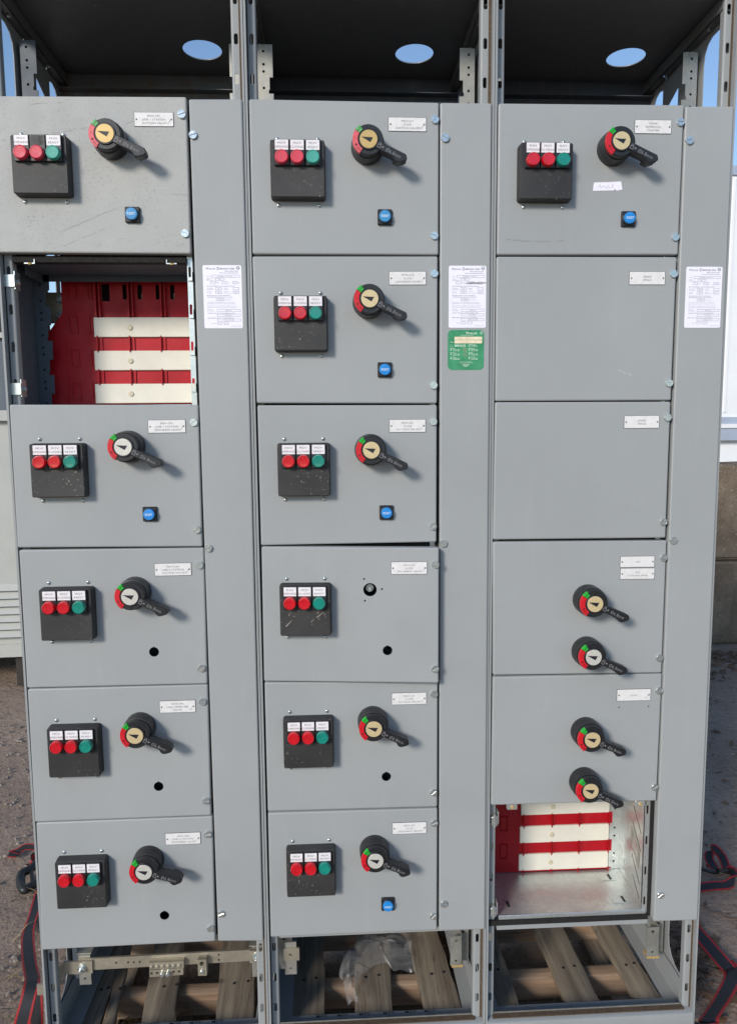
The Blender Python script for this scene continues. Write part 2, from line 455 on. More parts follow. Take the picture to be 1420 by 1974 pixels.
def grass():
    r = random.Random(9); mb = MB()
    for _ in range(420):
        q = r.random()
        if q < .4: x, y = .17+r.gauss(0, .03), .22+r.gauss(0, .04)
        elif q < .6: x, y = .3+r.uniform(-.03, .06), .2+r.gauss(0, .06)
        elif q < .8: x, y = -.25+r.gauss(0, .08), .25+r.gauss(0, .2)
        else: x, y = r.uniform(2.6, 4.2), 3.1+r.gauss(0, .08)
        a = r.random()*6.28; L = r.uniform(.03, .12); d = Vector((math.cos(a), math.sin(a), r.uniform(.2, .9))).normalized()
        p = Vector((x, y, .0)); sd = Vector((-math.sin(a), math.cos(a), 0))*.0014
        q1 = p+d*L*.55; q2 = p+d*L-Vector((0, 0, L*.25))
        mb.add([p-sd, p+sd, q1+sd, q1-sd, q2], [(0, 1, 2, 3), (3, 2, 4)])
    o = link('dry_grass', mb.mesh('dry_grass', 'straw', 0)); tag(o, 'wisps of dry straw coloured grass under and around the pallet', 'grass', kind='stuff')
grass()

# ================================================================== BACKGROUND THINGS
def rough_block(sx, sy, sz, seed, name):
    b = bmesh.new(); bmesh.ops.create_cube(b, size=1)
    for v in b.verts: v.co = Vector((v.co.x*sx, v.co.y*sy, (v.co.z+.5)*sz))
    bmesh.ops.bevel(b, geom=b.edges[:], offset=.022, segments=2, affect='EDGES')
    bmesh.ops.subdivide_edges(b, edges=[e for e in b.edges if e.calc_length() > .3], cuts=6, use_grid_fill=True)
    for v in b.verts:
        q = v.co*5+Vector((seed*7, 0, 0)); v.co += Vector(noise.noise_vector(q))*.008+Vector(noise.noise_vector(q*4))*.003
    me = bpy.data.meshes.new(name); b.to_mesh(me); b.free(); me.materials.append(M['concrete'])
    me.polygons.foreach_set('use_smooth', [True]*len(me.polygons)); me.set_sharp_from_angle(angle=R_(40)); return me
k = 0
for row in range(2):
    for i in range(3):
        me = rough_block(1.48, .62, .60 if row == 0 else .665, k, 'concrete_block'); k += 1
        o = link('concrete_block', me, None, (2.3+i*1.5+(.55 if row else 0), 3.62+.012*((i*7+row*3) % 5), -.012 if row == 0 else .597), (0, 0, R_(((i*5+row*2) % 3-1)*.6)))
        tag(o, 'stained grey concrete barrier block ' + ('of the upper row, ' if row else 'of the lower row, ')+('nearest the grey cabinets', 'second from the grey cabinets', 'third from the grey cabinets')[i], 'concrete block', 'concrete barrier blocks stacked two high')
def trailer():
    t = bpy.data.objects.new('box_trailer', None); COL.objects.link(t); t.location = (7.2, 7.6, 0)
    tag(t, 'white box trailer parked behind the concrete barrier blocks', 'trailer')
    mb = MB(); mb.box(-4.6, 4.6, 0, 2.5, 1.5, 4.72); link('body', mb.mesh('body', 'trailer', 0), t)
    for i in range(16):
        boxpart('side_seam', 'trailer', t, -4.5+i*.6, -4.47+i*.6, -.012, .0, 1.72, 4.6)
    boxpart('bottom_rail', 'trailer_rail', t, -4.62, 4.62, -.03, .02, 1.36, 1.66)
    boxpart('bottom_rail', 'trailer', t, -4.62, 4.62, -.05, -.031, 1.52, 1.57)
    boxpart('top_rail', 'trailer_rail', t, -4.62, 4.62, -.025, .02, 4.63, 4.74)
    boxpart('side_skirt', 'trailer', t, -4.2, 4.0, .06, .1, .85, 1.358)
    for x in (-3.2, -2.0):
        for y in (.25, 2.2):
            wm = MB(); wm.prism(circ(0, 0, .5, 28), [(.14, .05), (.12, 0), (-.12, 0), (-.14, .05)])
            wh = link('wheel', wm.mesh('wheel', 'tyre', 30), t, (x, y, .5))
            link('rim', MB().prism(circ(0, 0, .29, 24), [(.02, 0), (-.155, .0), (-.16, .02)]).mesh('rim', 'trailer_rail', 30), wh)
    for x in (2.2,):
        for y in (.4, 2.1): boxpart('landing_leg', 'trailer_rail', t, x-.06, x+.06, y-.06, y+.06, 0, 1.36)
trailer()
def enclosure():
    t = bpy.data.objects.new('louvred_enclosure', None); COL.objects.link(t); t.location = (-2.3, 2.75, 0); t.rotation_euler = (0, 0, R_(3))
    tag(t, 'pale beige steel enclosure with louvres on a dark skid, beside the cabinets', 'enclosure')
    mb = MB(); loop = rrect(-1.35, 1.35, .19, 1.62, .02, 3)
    mb.prism(loop, [(1.3, 0), (.006, 0), (0, .006)]); link('body', mb.mesh('body', 'beige', 40), t)
    boxpart('cap', 'beige', t, -1.4, 1.4, -.04, 1.34, 1.6, 1.66)
    boxpart('kick_rail', 'beige', t, -1.36, 1.36, -.012, .02, .19, .27)
    boxpart('skid', 'skid', t, -1.25, -1.05, .02, 1.28, .0, .19); boxpart('skid', 'skid', t, 1.05, 1.25, .02, 1.28, 0, .19); boxpart('skid', 'skid', t, -.1, .1, .02, 1.28, 0, .19)
    for pnl in (-.68, .68):
        boxpart('panel_frame', 'beige', t, pnl-.62, pnl+.62, -.006, 0, .3, .66)
        for i in range(7):
            z = .31+i*.047
            mb = MB(); mb.add([(pnl-.6, -.008, z+.045), (pnl+.6, -.008, z+.045), (pnl+.6, -.034, z+.008), (pnl-.6, -.034, z+.008), (pnl-.6, -.01, z), (pnl+.6, -.01, z)], [(0, 1, 2, 3), (3, 2, 5, 4)])
            link('louvre_slat', mb.mesh('louvre_slat', 'beige', 0), t)
enclosure()
def slate():
    t = bpy.data.objects.new('switch_enclosure', None); COL.objects.link(t); t.location = (-2.15, 2.85, 1.662); t.rotation_euler = (0, 0, R_(3))
    tag(t, 'slate grey steel box standing on the pale beige louvred enclosure', 'enclosure')
    link('body', MB().prism(rrect(-1.05, 1.0, 0, .42, .015, 3), [(.7, 0), (.005, 0), (0, .005)]).mesh('body', 'slate', 40), t)
    boxpart('lid', 'beige', t, -1.08, 1.03, -.03, .72, .42, .45)
    for i in range(9): link('bolt', cached('bgb', lambda: MB().prism(circ(0, 0, .009, 8), [(0, 0), (-.006, 0), (-.008, .003)]).mesh('bolt', 'zinc', 40)), t, (.97, -.0, .04+i*.043))
    link('upper_cover', MB().prism(rrect(-1.0, .95, .45, .92, .015, 3), [(.66, 0), (.035, 0), (.03, .005)]).mesh('upper_cover', 'dark', 40), t)
slate()

# ================================================================== PALLET
def pallet():
    t = bpy.data.objects.new('shipping_pallet', None); COL.objects.link(t); t.location = (0, 0, 0)
    tag(t, 'long weathered timber pallet under the three grey cabinets', 'pallet')
    boards = [(.043, .090, -.017), (.099, .124, -.03), (.190, .274, -.031), (.367, .461, -.019), (.552, .636, -.006), (.709, .803, .012), (.884, .975, -.017),
              (1.03, 1.12, .0), (1.239, 1.324, -.005), (1.4165, 1.481, -.006)]
    for i, (a, b, sk) in enumerate(boards):
        L = .52; mb = MB(); n = 14; r = random.Random(i)
        top = []; prof = []
        for j in range(n+1):
            y = -.02+L*j/n; e1, e2 = r.gauss(0, .0012), r.gauss(0, .0012)
            if i == 2 and 3 < j < 7: e2 -= .006
            off = sk*(y-.1)/.25
            wz = .0012*noise.noise((i*3, y*14, 0))
            prof.append([(a+off+e1, y, .0798), (b+off+e2, y, .0798), (b+off+e2, y, .0950+wz), (b+off+e2-.004, y, .0970+wz), (a+off+e1+.004, y, .0970+wz*.5), (a+off+e1, y, .0950)])
        vs = [p for pr in prof for p in pr]; m6 = 6
        fs = [(j*m6+q, j*m6+(q+1) % m6, (j+1)*m6+(q+1) % m6, (j+1)*m6+q) for j in range(n) for q in range(m6)]+[tuple(range(m6)), tuple(range(n*m6, n*m6+m6))]
        mb.add(vs, fs); o = link('deck_board', mb.mesh('deck_board', 'wood_grey', 35), t)
        for (fx, y) in ((.35, .205), (.72, .21)):
            link('nail', cached('nail', lambda: MB().prism(circ(0, 0, .0045, 8), [(0, 0), (-.0012, .001)]).mesh('nail', 'dark', 0)), o, (a+(b-a)*fx-sk*(y-.06)*0, y, .0974), (R_(-90), 0, 0))
    for (y0, y1, z0) in ((.196, .234, .019), (.408, .446, .019), (.02, .058, .019)):
        mb = MB(); n = 20; prof = []
        for j in range(n+1):
            x = .012+1.49*j/n; e = .002*noise.noise((x*5, y0*9, 0))
            prof.append([(x, y0+e, z0), (x, y1+e, z0), (x, y1+e, .0775), (x, y1+e-.003, .0796), (x, y0+e+.003, .0796), (x, y0+e, .0775)])
        vs = [p for pr in prof for p in pr]
        fs = [(j*6+q, j*6+(q+1) % 6, (j+1)*6+(q+1) % 6, (j+1)*6+q) for j in range(n) for q in range(6)]+[tuple(range(6)), tuple(range(n*6, n*6+6))]
        mb.add(vs, fs); link('stringer', mb.mesh('stringer', 'wood_new', 35), t)
    for x in (.06, .52, .98, 1.44):
        boxpart('bottom_board', 'wood_grey', t, x-.045, x+.045, .0, .5, .003, .0188)
pallet()

# ================================================================== CABINET SECTIONS
SW = .508; ZB, ZT = .098, 2.426
DZ = [2.18939-i*.30376 for i in range(7)]
def xz(p): return (p.x, p.z)
def frame_section(s, t):
    X = s*SW
    LY = lambda xx, d=1: (lambda a, b, w_: (xx+w_*d, a, b))      # plates in the y-z plane
    # ---- side frames
    win1 = [(.055, .178), (.062, .170), (.09, .1695), (.108, .173), (.126, .184), (.138, .201), (.142, .225), (.142, 2.335), (.138, 2.358), (.126, 2.373), (.108, 2.38), (.062, 2.38), (.055, 2.372)]
    win2 = [(.262, .25), (.317, .25), (.317, 2.322), (.262, 2.345)]
    win3 = [(.345, .25), (.40, .25), (.40, 2.335), (.395, 2.356), (.383, 2.371), (.366, 2.377), (.345, 2.372)]
    outer = [(.012, ZB), (.42, ZB), (.42, ZT-.004), (.012, ZT-.004)]
    small = [circ(.20, z, .0035, 8) for z in (2.393, .2)]+[circ(.09, 2.4, .0035, 8), circ(.33, 2.395, .0035, 8)]
    for d, x in ((1, X+.0018), (-1, X+.5062)):
        link('side_frame', MB().plate(outer, [win1, win2, win3]+small, .0018, LY(x, d)).mesh('side_frame', 'frame', 0), t)
    # ---- front edge trims (double pin-stripe between sections)
    for x0, x1 in ((X+.0006, X+.0050), (X+.5030, X+.5074)):
        lp = rrect(x0, x1, 0, 1, .0012, 2)
        mb = MB(); mb.prism(lp, [(0, 0), (1, 0)]); me = mb
        me.v = [(x, .004+z*.016, ZB+y*(ZT-ZB)) for (x, y, z) in mb.v]
        link('edge_trim', me.mesh('edge_trim', 'frame', 40), t)
    # ---- front posts with slots
    z0s = 2.3139
    slots_z = [z0s-i*.0762 for i in range(-1, 29) if ZB+.02 < z0s-i*.0762 < ZT-.02]
    ra, rb = (X+.489, X+.5002) if s == 2 else (X+.4852, X+.4976)
    for (xa, xb, inner) in ((X+.0072, X+.0197, 1), (ra, rb, -1)):
        cx = (xa+xb)/2+(.0008 if inner == 1 else -.0004)
        holes = [slot(cx, z, .0082, .0215) for z in slots_z]
        mb = MB().plate([(xa, ZB+.03), (xb, ZB+.03), (xb, ZT-.01), (xa, ZT-.01)], holes, .0018, lambda a, b, w_: (a, .022+w_, b))
        xi = xb if inner == 1 else xa
        ho2 = [circ(.0325, z+.019*q, .0016, 6) for z in slots_z for q in (-1, 1)]
        # rounded corner + return flange
        c = []
        for q in range(5):
            a = R_(90*q/4); c.append((xi+inner*(.004*math.sin(a)), .022+.004*(1-math.cos(a))))
        vs = [(p[0], p[1], z) for z in (ZB+.03, ZT-.01) for p in c]
        mb.add(vs, [(q, q+1, 5+q+1, 5+q) for q in range(4)])
        mb.plate([(.026, ZB+.03), (.039, ZB+.03), (.039, ZT-.01), (.026, ZT-.01)], ho2, .0016, LY(xi+inner*.004, -inner))
        link('post', mb.mesh('post', 'frame', 40), t)
    link('gasket', MB().box(rb+.0002, X+.5029, .0185, .03, ZB+.03, ZT-.01).mesh('gasket', 'gasket', 0), t)
    link('gasket', MB().box(X+.0052, X+.0070, .024, .03, ZB+.03, ZT-.01).mesh('gasket', 'gasket_dark', 0), t)
    # ---- slotted mid post between the unit doors and the wireway
    zs = [z for z in slots_z if .39 < z < 2.18]
    mb = MB().plate([(X+.3775, .372), (X+.3885, .372), (X+.3885, 2.192), (X+.3775, 2.192)], [slot(X+.3825, z, .0055, .0215) for z in zs], .0018, lambda a, b, w_: (a, .0225+w_, b))
    link('mid_post', mb.mesh('mid_post', 'galv', 0), t)
    link('mid_post_gasket', MB().box(X+.389, X+.3965, .020, .05, .372, 2.192).mesh('mid_post_gasket', 'gasket_dark', 0), t)
    # ---- perforated unit rails
    for (xa, xb, inner) in ((X+.0135, X+.047, 1), (X+.461, X+.4945, -1)):
        zt, zb = 2.368, .175; xi, xo = (xb, xa) if inner == 1 else (xa, xb)
        pts = [(xi, zt)]; z = zt-.0756
        pp = []
        base = 2.3
        zz = base
        edge = []
        while zz > zb+.08:
            edge += [(xi, zz), (xi-inner*.0075, zz), (xi-inner*.0075, zz-.026), (xi-inner*.0095, zz-.026), (xi-inner*.0095, zz-.034), (xi+inner*.001, zz-.034)]
            zz -= .0762
        lp = [(xo, zt), (xi, zt)]+edge+[(xi, zb), (xo, zb)]
        if inner == 1: lp = lp[::-1]
        lp2 = lp if sum((lp[i-1][0]*lp[i][1]-lp[i][0]*lp[i-1][1]) for i in range(len(lp))) > 0 else lp[::-1]
        hc = xo+inner*.0135
        holes = [circ(hc, z-dz, .003, 8) for z in [2.368-.0762*i for i in range(-1, 28)] for dz in (.014, .041, .056) if zb+.01 < z-dz < zt-.004]
        mb = MB().plate(lp2, holes, .0016, lambda a, b, w_: (a, .15+w_, b))
        mb.box(min(xo, xo+inner*.0016), max(xo, xo+inner*.0016), .1516, .20, zb, zt)
        link('rail_hole_shade', MB().box(min(hc-.006, hc+.006), max(hc-.006, hc+.006), .1545, .1555, zb, zt-.01).mesh('rail_hole_shade', 'dark', 0), t)  # added dark strip, paints the shade seen through the rail holes
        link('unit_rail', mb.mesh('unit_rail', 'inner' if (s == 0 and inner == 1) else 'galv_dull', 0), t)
    # ---- roof with conduit hole, rails, back panel
    hx = X+.381+(0, -.005, .004)[s]
    mp = lambda a, b, w_: (a, b, ZT-.0035+w_)
    mb = MB().plate([(X+.0012, .001), (X+.5068, .001), (X+.5068, .4183), (X+.0012, .4183)], [circ(hx, .292, .0455, 40)], .0022, mp)
    link('roof', mb.mesh('roof', 'roof', 0), t)
    for x in (X+.006, X+.484):
        mb = MB().box(x, x+.018, .03, .4185, ZT-.034, ZT-.0323); mb.box(x+(.0165 if x < X+.2 else 0), x+(.018 if x < X+.2 else .0015), .03, .4185, ZT-.034, ZT-.006)
        o = link('roof_rail', mb.mesh('roof_rail', 'roof', 0), t)
        for y in (.1, .2, .31): link('bolt', cached('rb', lambda: MB().prism(circ(0, 0, .005, 6), [(0, 0), (-.004, 0)]).mesh('bolt', 'zinc', 0)), o, (x+.009, y, ZT-.034), (R_(90), 0, 0))
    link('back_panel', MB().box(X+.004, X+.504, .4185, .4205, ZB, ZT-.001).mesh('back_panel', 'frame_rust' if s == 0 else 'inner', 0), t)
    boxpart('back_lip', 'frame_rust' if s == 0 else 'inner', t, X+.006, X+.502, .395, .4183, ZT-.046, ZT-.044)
    # ---- horizontal rails behind door seams
    for i, z in enumerate(DZ):
        if i == 6: continue
        if s == 2 and i == 5: continue
        boxpart('cross_rail', 'gasket_dark' if 0 < i else 'frame', t, X+.0240, X+.3774, .0235, .034, z-.012, z+.003)
    boxpart('cross_rail', 'frame', t, X+.0302, X+.4755, .0262, .05, 2.176, 2.1885)
    if s == 1: boxpart('bottom_rail', 'frame', t, X+.0265, X+.475, .026, .05, .352, .364)
    # ---- base
    lp = [(0, ZB), (.03, ZB), (.03, .1275), (.026, .131), (.006, .131), (.0015, .1285), (0, .1235)]
    mb = MB(); mb.prism([(a, b) for a, b in lp], [(0, 0), (1, 0)]); mb.v = [(X+.0052+y*(.4976), .0006+x, z) for (x, y, z) in mb.v]
    b = link('base_channel', mb.mesh('base_channel', 'frame', 30), t)
    boxpart('base_gasket', 'gasket', t, X+.0200, X+.4850, .0112, .025, .1312, .1336)
    link('base_flange', MB().plate([(X+.004, .0308), (X+.504, .0308), (X+.504, .4183), (X+.004, .4183)], [[(X+.048, .084), (X+.468, .084), (X+.468, .37), (X+.048, .37)]], .002, lambda a, b_, w_: (a, b_, .0992+w_)).mesh('base_flange', 'frame', 0), t)
    boxpart('base_lip', 'galv_dull', t, X+.024, X+.482, .0255, .0272, .1312, .1362)
    for xa, xb in ((X+.0062, X+.0082), (X+.4998, X+.5018)):
        boxpart('base_angle', 'frame', t, xa, xb, .035, .41, .1014, .165)
    # ---- walls, bus cover
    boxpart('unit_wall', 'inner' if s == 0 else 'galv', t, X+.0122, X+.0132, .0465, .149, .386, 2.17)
    boxpart('unit_wall', 'galv', t, X+.3862, X+.3874, .051, .19, .386, 2.17)
    boxpart('wall_return', 'galv', t, X+.3585, X+.3860, .1855, .187, .386, 2.17)
    return t
LAB = ['grey control cabinet section with an empty red backed compartment below its top door',
       'grey control cabinet section with six closed doors and a green service sticker',
       'grey control cabinet section with two blank spare doors and an open bottom compartment']
CAB = []
for s in range(3):
    t = bpy.data.objects.new('control_cabinet', None); COL.objects.link(t)
    tag(t, LAB[s], 'control cabinet', 'bolted control cabinet sections'); CAB.append(t)
    t.location = (s*SW, 0, ZB); t.empty_display_size = .05
    frame_section(s, t)
    for c in t.children: c.location = Vector(c.location)-Vector((s*SW, 0, ZB))
bpy.context.view_layer.update()
def sub(name, me, parent, wloc, off, rot=(0, 0, 0), label=None):
    """child placed at a world position under a parent whose world offset is off"""
    return link(name, me, parent, Vector(wloc)-Vector(off), rot, label)

# ---- bus covers and bars
def bus(s):
    t = CAB[s]; X = s*SW; off = (X, 0, ZB)
    Y = .188
    if s == 0: lo, hi = 1.582, 1.872
    elif s == 2: lo, hi = .383, .66
    # full height cover, plain behind closed doors
    cut = []
    lp = [(X+.015, .386), (X+.357, .386), (X+.357, 2.17), (X+.06, 2.17), (X+.06, 1.80)] + ([(X+.028, 1.758)] if s == 0 else [(X+.06, 1.79)]) + [(X+.015, 1.745)]
    if s == 0: cut = [rrect(X+x0, X+x1, z0, z1, .001, 1) for (x0, x1, z0, z1) in ((.150, .1685, 1.826, 1.865), (.198, .208, 1.83, 1.863), (.2315, .242, 1.83, 1.863), (.273, .283, 1.83, 1.863), (.306, .3155, 1.83, 1.863), (.346, .355, 1.83, 1.863))]
    c = sub('bus_cover', MB().plate(lp, cut, .003, lambda a, b, w_: (a, Y+w_, b)).mesh('bus_cover', 'red', 0), t, (0, 0, 0), off)
    if s == 1: return
    tops = [1.789-.0755*i for i in range(3)] if s == 0 else [.588, .5125, .437]
    xa = X+.131 if s == 0 else X+.1265
    for i, z in enumerate(tops):
        h = .0445
        bar = link('insulator_bar', MB().prism(rrect(xa-.002*i, X+.3565, max(z-h, .387), z, .0012, 2), [(Y-.0005, 0), (Y-.005, 0), (Y-.006, .001)]).mesh('insulator_bar', 'cream', 30), c)
        link('bar_plug', cached('plug', lambda: MB().prism(circ(0, 0, .006, 16), [(0, 0), (-.0018, 0), (-.0026, .0008)]).mesh('bar_plug', 'cream_dark', 30)), c, (xa+.082-.002*i, Y-.006, z-.0235))
    zc = tops if s == 0 else tops
    for i in range(len(tops)):
        z1, z0 = (tops[i]-.0445, tops[i]-.0755) if True else 0
        if s == 2 and i == 2: z0 = .388
        if s == 0 and i == 2: continue
        for x in (xa+.006, xa+.079, xa+.150) + ((xa+.228,) if s == 2 else ()):
            link('rib', MB().box(x, x+.0018, Y-.009, Y, z0-.003, z1+.003).mesh('rib', 'red', 0), c)
            link('rib', MB().box(x+.0018, x+.011, Y-.003, Y-.0003, max(z0, .388)+.0005, z1-.0005).mesh('rib', 'red', 0), c)
    if s == 0:
        for x in (.1365, .2105, .284):
            link('rib', MB().box(x, x+.004, Y-.012, Y, 1.7905, 1.872).mesh('rib', 'red', 0), c)
            link('rib', MB().box(x+.0095, x+.0125, Y-.010, Y, 1.7905, 1.872).mesh('rib', 'red', 0), c)
        link('top_rib', MB().box(.04, .356, Y-.006, Y-.0003, 1.8725, 1.8765).mesh('top_rib', 'red', 0), c)
    # embossed pockets on the left of the cover
    for i in range(4 if s == 0 else 2):
        z = (1.829-.0755*i) if s == 0 else (.50-.0755*i)
        for x in ((.076, .121) if s == 0 else (.075,)):
            w_ = .0185 if x < .1 else .008
            mb = MB(); zl = max(z, .39)
            for b in ((X+x, X+x+w_, zl, zl+.0012), (X+x, X+x+w_, zl+.038, zl+.0392), (X+x, X+x+.001, zl+.0012, zl+.038), (X+x+w_-.001, X+x+w_, zl+.0012, zl+.038)):
                mb.box(b[0], b[1], Y-.003, Y+.0002, b[2], b[3])
            link('pocket', mb.mesh('pocket', 'red', 0), c)
    if s == 0:
        link('seam_rib', MB().box(.066, .0675, Y-.0015, Y, 1.585, 1.74).mesh('seam_rib', 'red', 0), c)
        link('slot_shade_plate', MB().box(.14, .37, .225, .228, 1.80, 1.885).mesh('slot_shade_plate', 'dark', 0), c)  # dark plate added behind the cover slots so they look shaded
        for x in (.236, .31): link('bus_insulator', MB().box(x, x+.012, .205, .2248, 1.815, 1.847).mesh('bus_insulator', 'cream', 0), c)
        # bolted copper joint plates seen past the corner of the cover
        p = sub('bus_joint', MB().box(.012, .07, .212, .218, 1.78, 1.85).mesh('bus_joint', 'tin', 0), t, (0, 0, 0), off)
        for (x, z) in ((.05, 1.835), (.05, 1.797)):
            link('bolt', cached('busbolt', lambda: MB().prism(circ(0, 0, .012, 20), [(0, 0), (-.002, 0), (-.002, .003), (-.009, .003), (-.01, .004)]).mesh('bolt', 'zinc', 30)), p, (x, .212, z))
for s in range(3): bus(s)

# ---- open compartments
def comp_left():
    t = CAB[0]; off = (0, 0, ZB)
    S = lambda n, mb, m_, ang=0: sub(n, mb.mesh(n, m_, ang), t, (0, 0, 0), off)
    mb = MB().box(.032, .3858, .03, .185, 1.8765, 1.8785); mb.box(.034, .3855, .15, .152, 1.862, 1.876); S('unit_ceiling', mb, 'inner')
    S('ceiling_flange', MB().box(.0325, .0345, .06, .16, 1.858, 1.876), 'inner')
    S('front_gasket', MB().box(.0266, .3772, .012, .023, 1.8735, 1.884), 'gasket_dark')
    S('shelf_lip', MB().box(.0325, .376, .02, .0232, 1.579, 1.5835), 'galv')
    S('unit_shelf', MB().box(.032, .386, .0235, .187, 1.576, 1.5785), 'galv')
    for x in (.052, .338):
        p = S('door_catch', MB().box(x, x+.021, .008, .0105, 1.8695, 1.8715).box(x+(.0195 if x < .1 else 0), x+(.021 if x < .1 else .0015), .008, .0105, 1.8715, 1.8785), 'galv')
        link('screw', cached('cs', lambda: MB().prism(circ(0, 0, .004, 10), [(0, 0), (-.003, .0005)]).mesh('screw', 'gold', 30)), p, (x+.0115, .0085, 1.8685), (R_(-70), 0, 0))
    for z in (1.838, 1.618):
        p = S('hinge_plate', MB().plate(rrect(.005, .0262, z-.012, z+.012, .002, 2), [], .0024, lambda a, b, w_: (a, .0185+w_, b)), 'galv')
        link('hinge_ear', MB().box(.0240, .0262, .022, .047, z-.016, z+.020).mesh('hinge_ear', 'galv', 0), p)
        link('bolt', cached('hb', lambda: MB().prism(circ(0, 0, .0052, 8), [(0, 0), (-.004, 0), (-.005, .001)]).mesh('bolt', 'zinc', 30)), p, (.0264, .034, z), (0, 0, R_(90)))
    for i in range(4):
        z = 1.852-.0762*i
        S('locking_clip', MB().box(.3865, .3888, .014, .022, z-.014, z+.004).box(.3782, .3865, .0185, .0222, z-.0135, z-.0105), 'galv')
comp_left()
def comp_right():
    t = CAB[2]; X = 2*SW; off = (X, 0, ZB)
    S = lambda n, mb, m_, ang=0: sub(n, mb.mesh(n, m_, ang), t, (0, 0, 0), off)
    sh = MB().plate([(X+.032, .0245), (X+.3858, .0245), (X+.3858, .184), (X+.032, .184)],
                    [[(X+x, y), (X+x+.006, y), (X+x+.006, y+.022), (X+x, y+.022)] for (x, y) in ((.345, .140), (.345, .052), (.062, .052))], .0016, lambda a, b, w_: (a, b, .3862-w_))
    shelf = S('unit_shelf', sh, 'galv')
    for (x, y) in ((.318, .140), (.318, .052)):
        link('embossed_plate', MB().prism(rrect(X+x, X+x+.044, y-.004, y+.027, .004, 3), [(0, 0), (1, .0008)]).mesh('embossed_plate', 'galv', 0), shelf)
    for o in shelf.children:
        for v in o.data.vertices: x, y, z = v.co; v.co = (x, z, .3865+y*.0008)
        # dark strip just above each slot stands in for the shade inside it
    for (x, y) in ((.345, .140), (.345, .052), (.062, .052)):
        link('shelf_slot_shade', MB().box(X+x, X+x+.006, y, y+.022, .3866, .3876).mesh('shelf_slot_shade', 'dark', 0), shelf)
    lip = MB(); lip.prism([(0, 0), (.006, 0), (.006, .008), (.0015, .0095), (0, .008)], [(0, 0), (1, 0)]); lip.v = [(X+.0325+y*.351, .0185+x, .379+z) for (x, y, z) in lip.v]
    S('shelf_lip', lip, 'galv', 30)
    S('shelf_gasket', MB().box(X+.0066, X+.3892, .0150, .0242, .3665, .3782), 'gasket_dark')
    S('shelf_rail', MB().box(X+.028, X+.389, .017, .0245, .3545, .3662), 'frame')
    # printed lines / louvre cuts on the right wall
    for (y0, z0, y1, z1) in ((.06, .555, .105, .60), (.06, .51, .11, .56), (.06, .425, .108, .475), (.06, .389, .1, .425)):
        mb = MB(); a, b = Vector((y0, z0)), Vector((y1, z1)); d = (b-a).normalized(); n = Vector((-d.y, d.x))*.0009
        q = [a-n, b-n, b+n, a+n]; mb.add([(X+.3857, p.x, p.y) for p in q]+[(X+.3863, p.x, p.y) for p in q], [(0, 1, 2, 3), (4, 5, 6, 7), (0, 1, 5, 4), (2, 3, 7, 6)])
        S('wall_cut', mb, 'dark')
    fr = MB().plate([(.066, .462), (.112, .505), (.112, .55), (.066, .507)], [[(.072, .472), (.106, .504), (.106, .54), (.072, .506)]], .002, lambda a, b, w_: (X+.3858-w_, a, b)); S('wall_card_frame', fr, 'galv_dull')
    for z in (.575, .552, .50, .478, .43, .408):
        S('wall_hole', MB().prism(circ(X+.372, z, .0026, 10), [(.1853, 0), (.1846, 0)]), 'dark')
    for (u, v) in ((986, 1557), (1232, 1551)):
        p = P(u, v, .012); c = S('door_catch', MB().prism(rrect(p.x-.012, p.x+.012, p.z-.004, p.z+.012, .003, 3), [(.016, 0), (.009, 0), (.0075, .0015)]), 'galv', 30)
        link('screw', cached('cs', lambda: None), c, (p.x, .0075, p.z+.003))
    for (u, v) in ((953, 1582), (951, 1757)):
        p = P(u, v, .016); h = S('hinge_plate', MB().prism(rrect(p.x-.008, p.x+.0065, p.z-.0125, p.z+.0105, .002, 3), [(.0218, 0), (.013, 0), (.011, .003)]), 'galv', 30)
        link('hinge_pin', MB().tube([(p.x-.001, .0135, p.z-.013), (p.x-.001, .0135, p.z+.016)], .004, 10).mesh('hinge_pin', 'galv', 40), h)
        link('hinge_ear', MB().box(p.x+.0066, p.x+.009, .014, .036, p.z-.008, p.z+.022).mesh('hinge_ear', 'galv', 0), h)
comp_right()

# ================================================================== DOOR FITTINGS (shared meshes, local: x right, z up, front = -y)
def m_slotscrew():
    r, sw = .0083, .0011
    mb = MB(); mb.prism(circ(0, 0, r, 24), [(.003, 0), (-.0028, 0)])
    top = circ(0, 0, r, 24); sl_ = [(-.0072, -sw), (.0072, -sw), (.0072, sw), (-.0072, sw)]
    mb.plate(circ(0, 0, r-.0006, 24), [sl_], .0016, lambda a, b, w_: (a, -.0044+w_, b))
    mb.prism(circ(0, 0, r, 24), [(-.0028, 0), (-.0038, .0001), (-.0044, .0007)], capb=False, capf=False)
    return mb.mesh('door_screw', 'zinc', 35)
def m_boxscrew():
    mb = MB(); mb.prism(circ(0, 0, .0042, 14), [(.001, 0), (-.0008, 0), (-.002, .0006), (-.003, .0018), (-.0033, .0026)])
    return mb.mesh('box_screw', 'zinc', 50)
def m_boxcross():
    mb = MB(); mb.box(-.0016, .0016, -.00345, -.003, -.0004, .0004); mb.box(-.0004, .0004, -.00345, -.0031, -.0016, .0016); return mb.mesh('screw_recess', 'dark', 0)
def m_boxbase():
    mb = MB(); mb.prism(rrect(-.0555, .0555, -.0565, .0565, .006, 4), [(0, 0), (-.010, 0), (-.0125, .0015), (-.0125, .003)])
    return mb.mesh('indicator_box', 'box', 35)
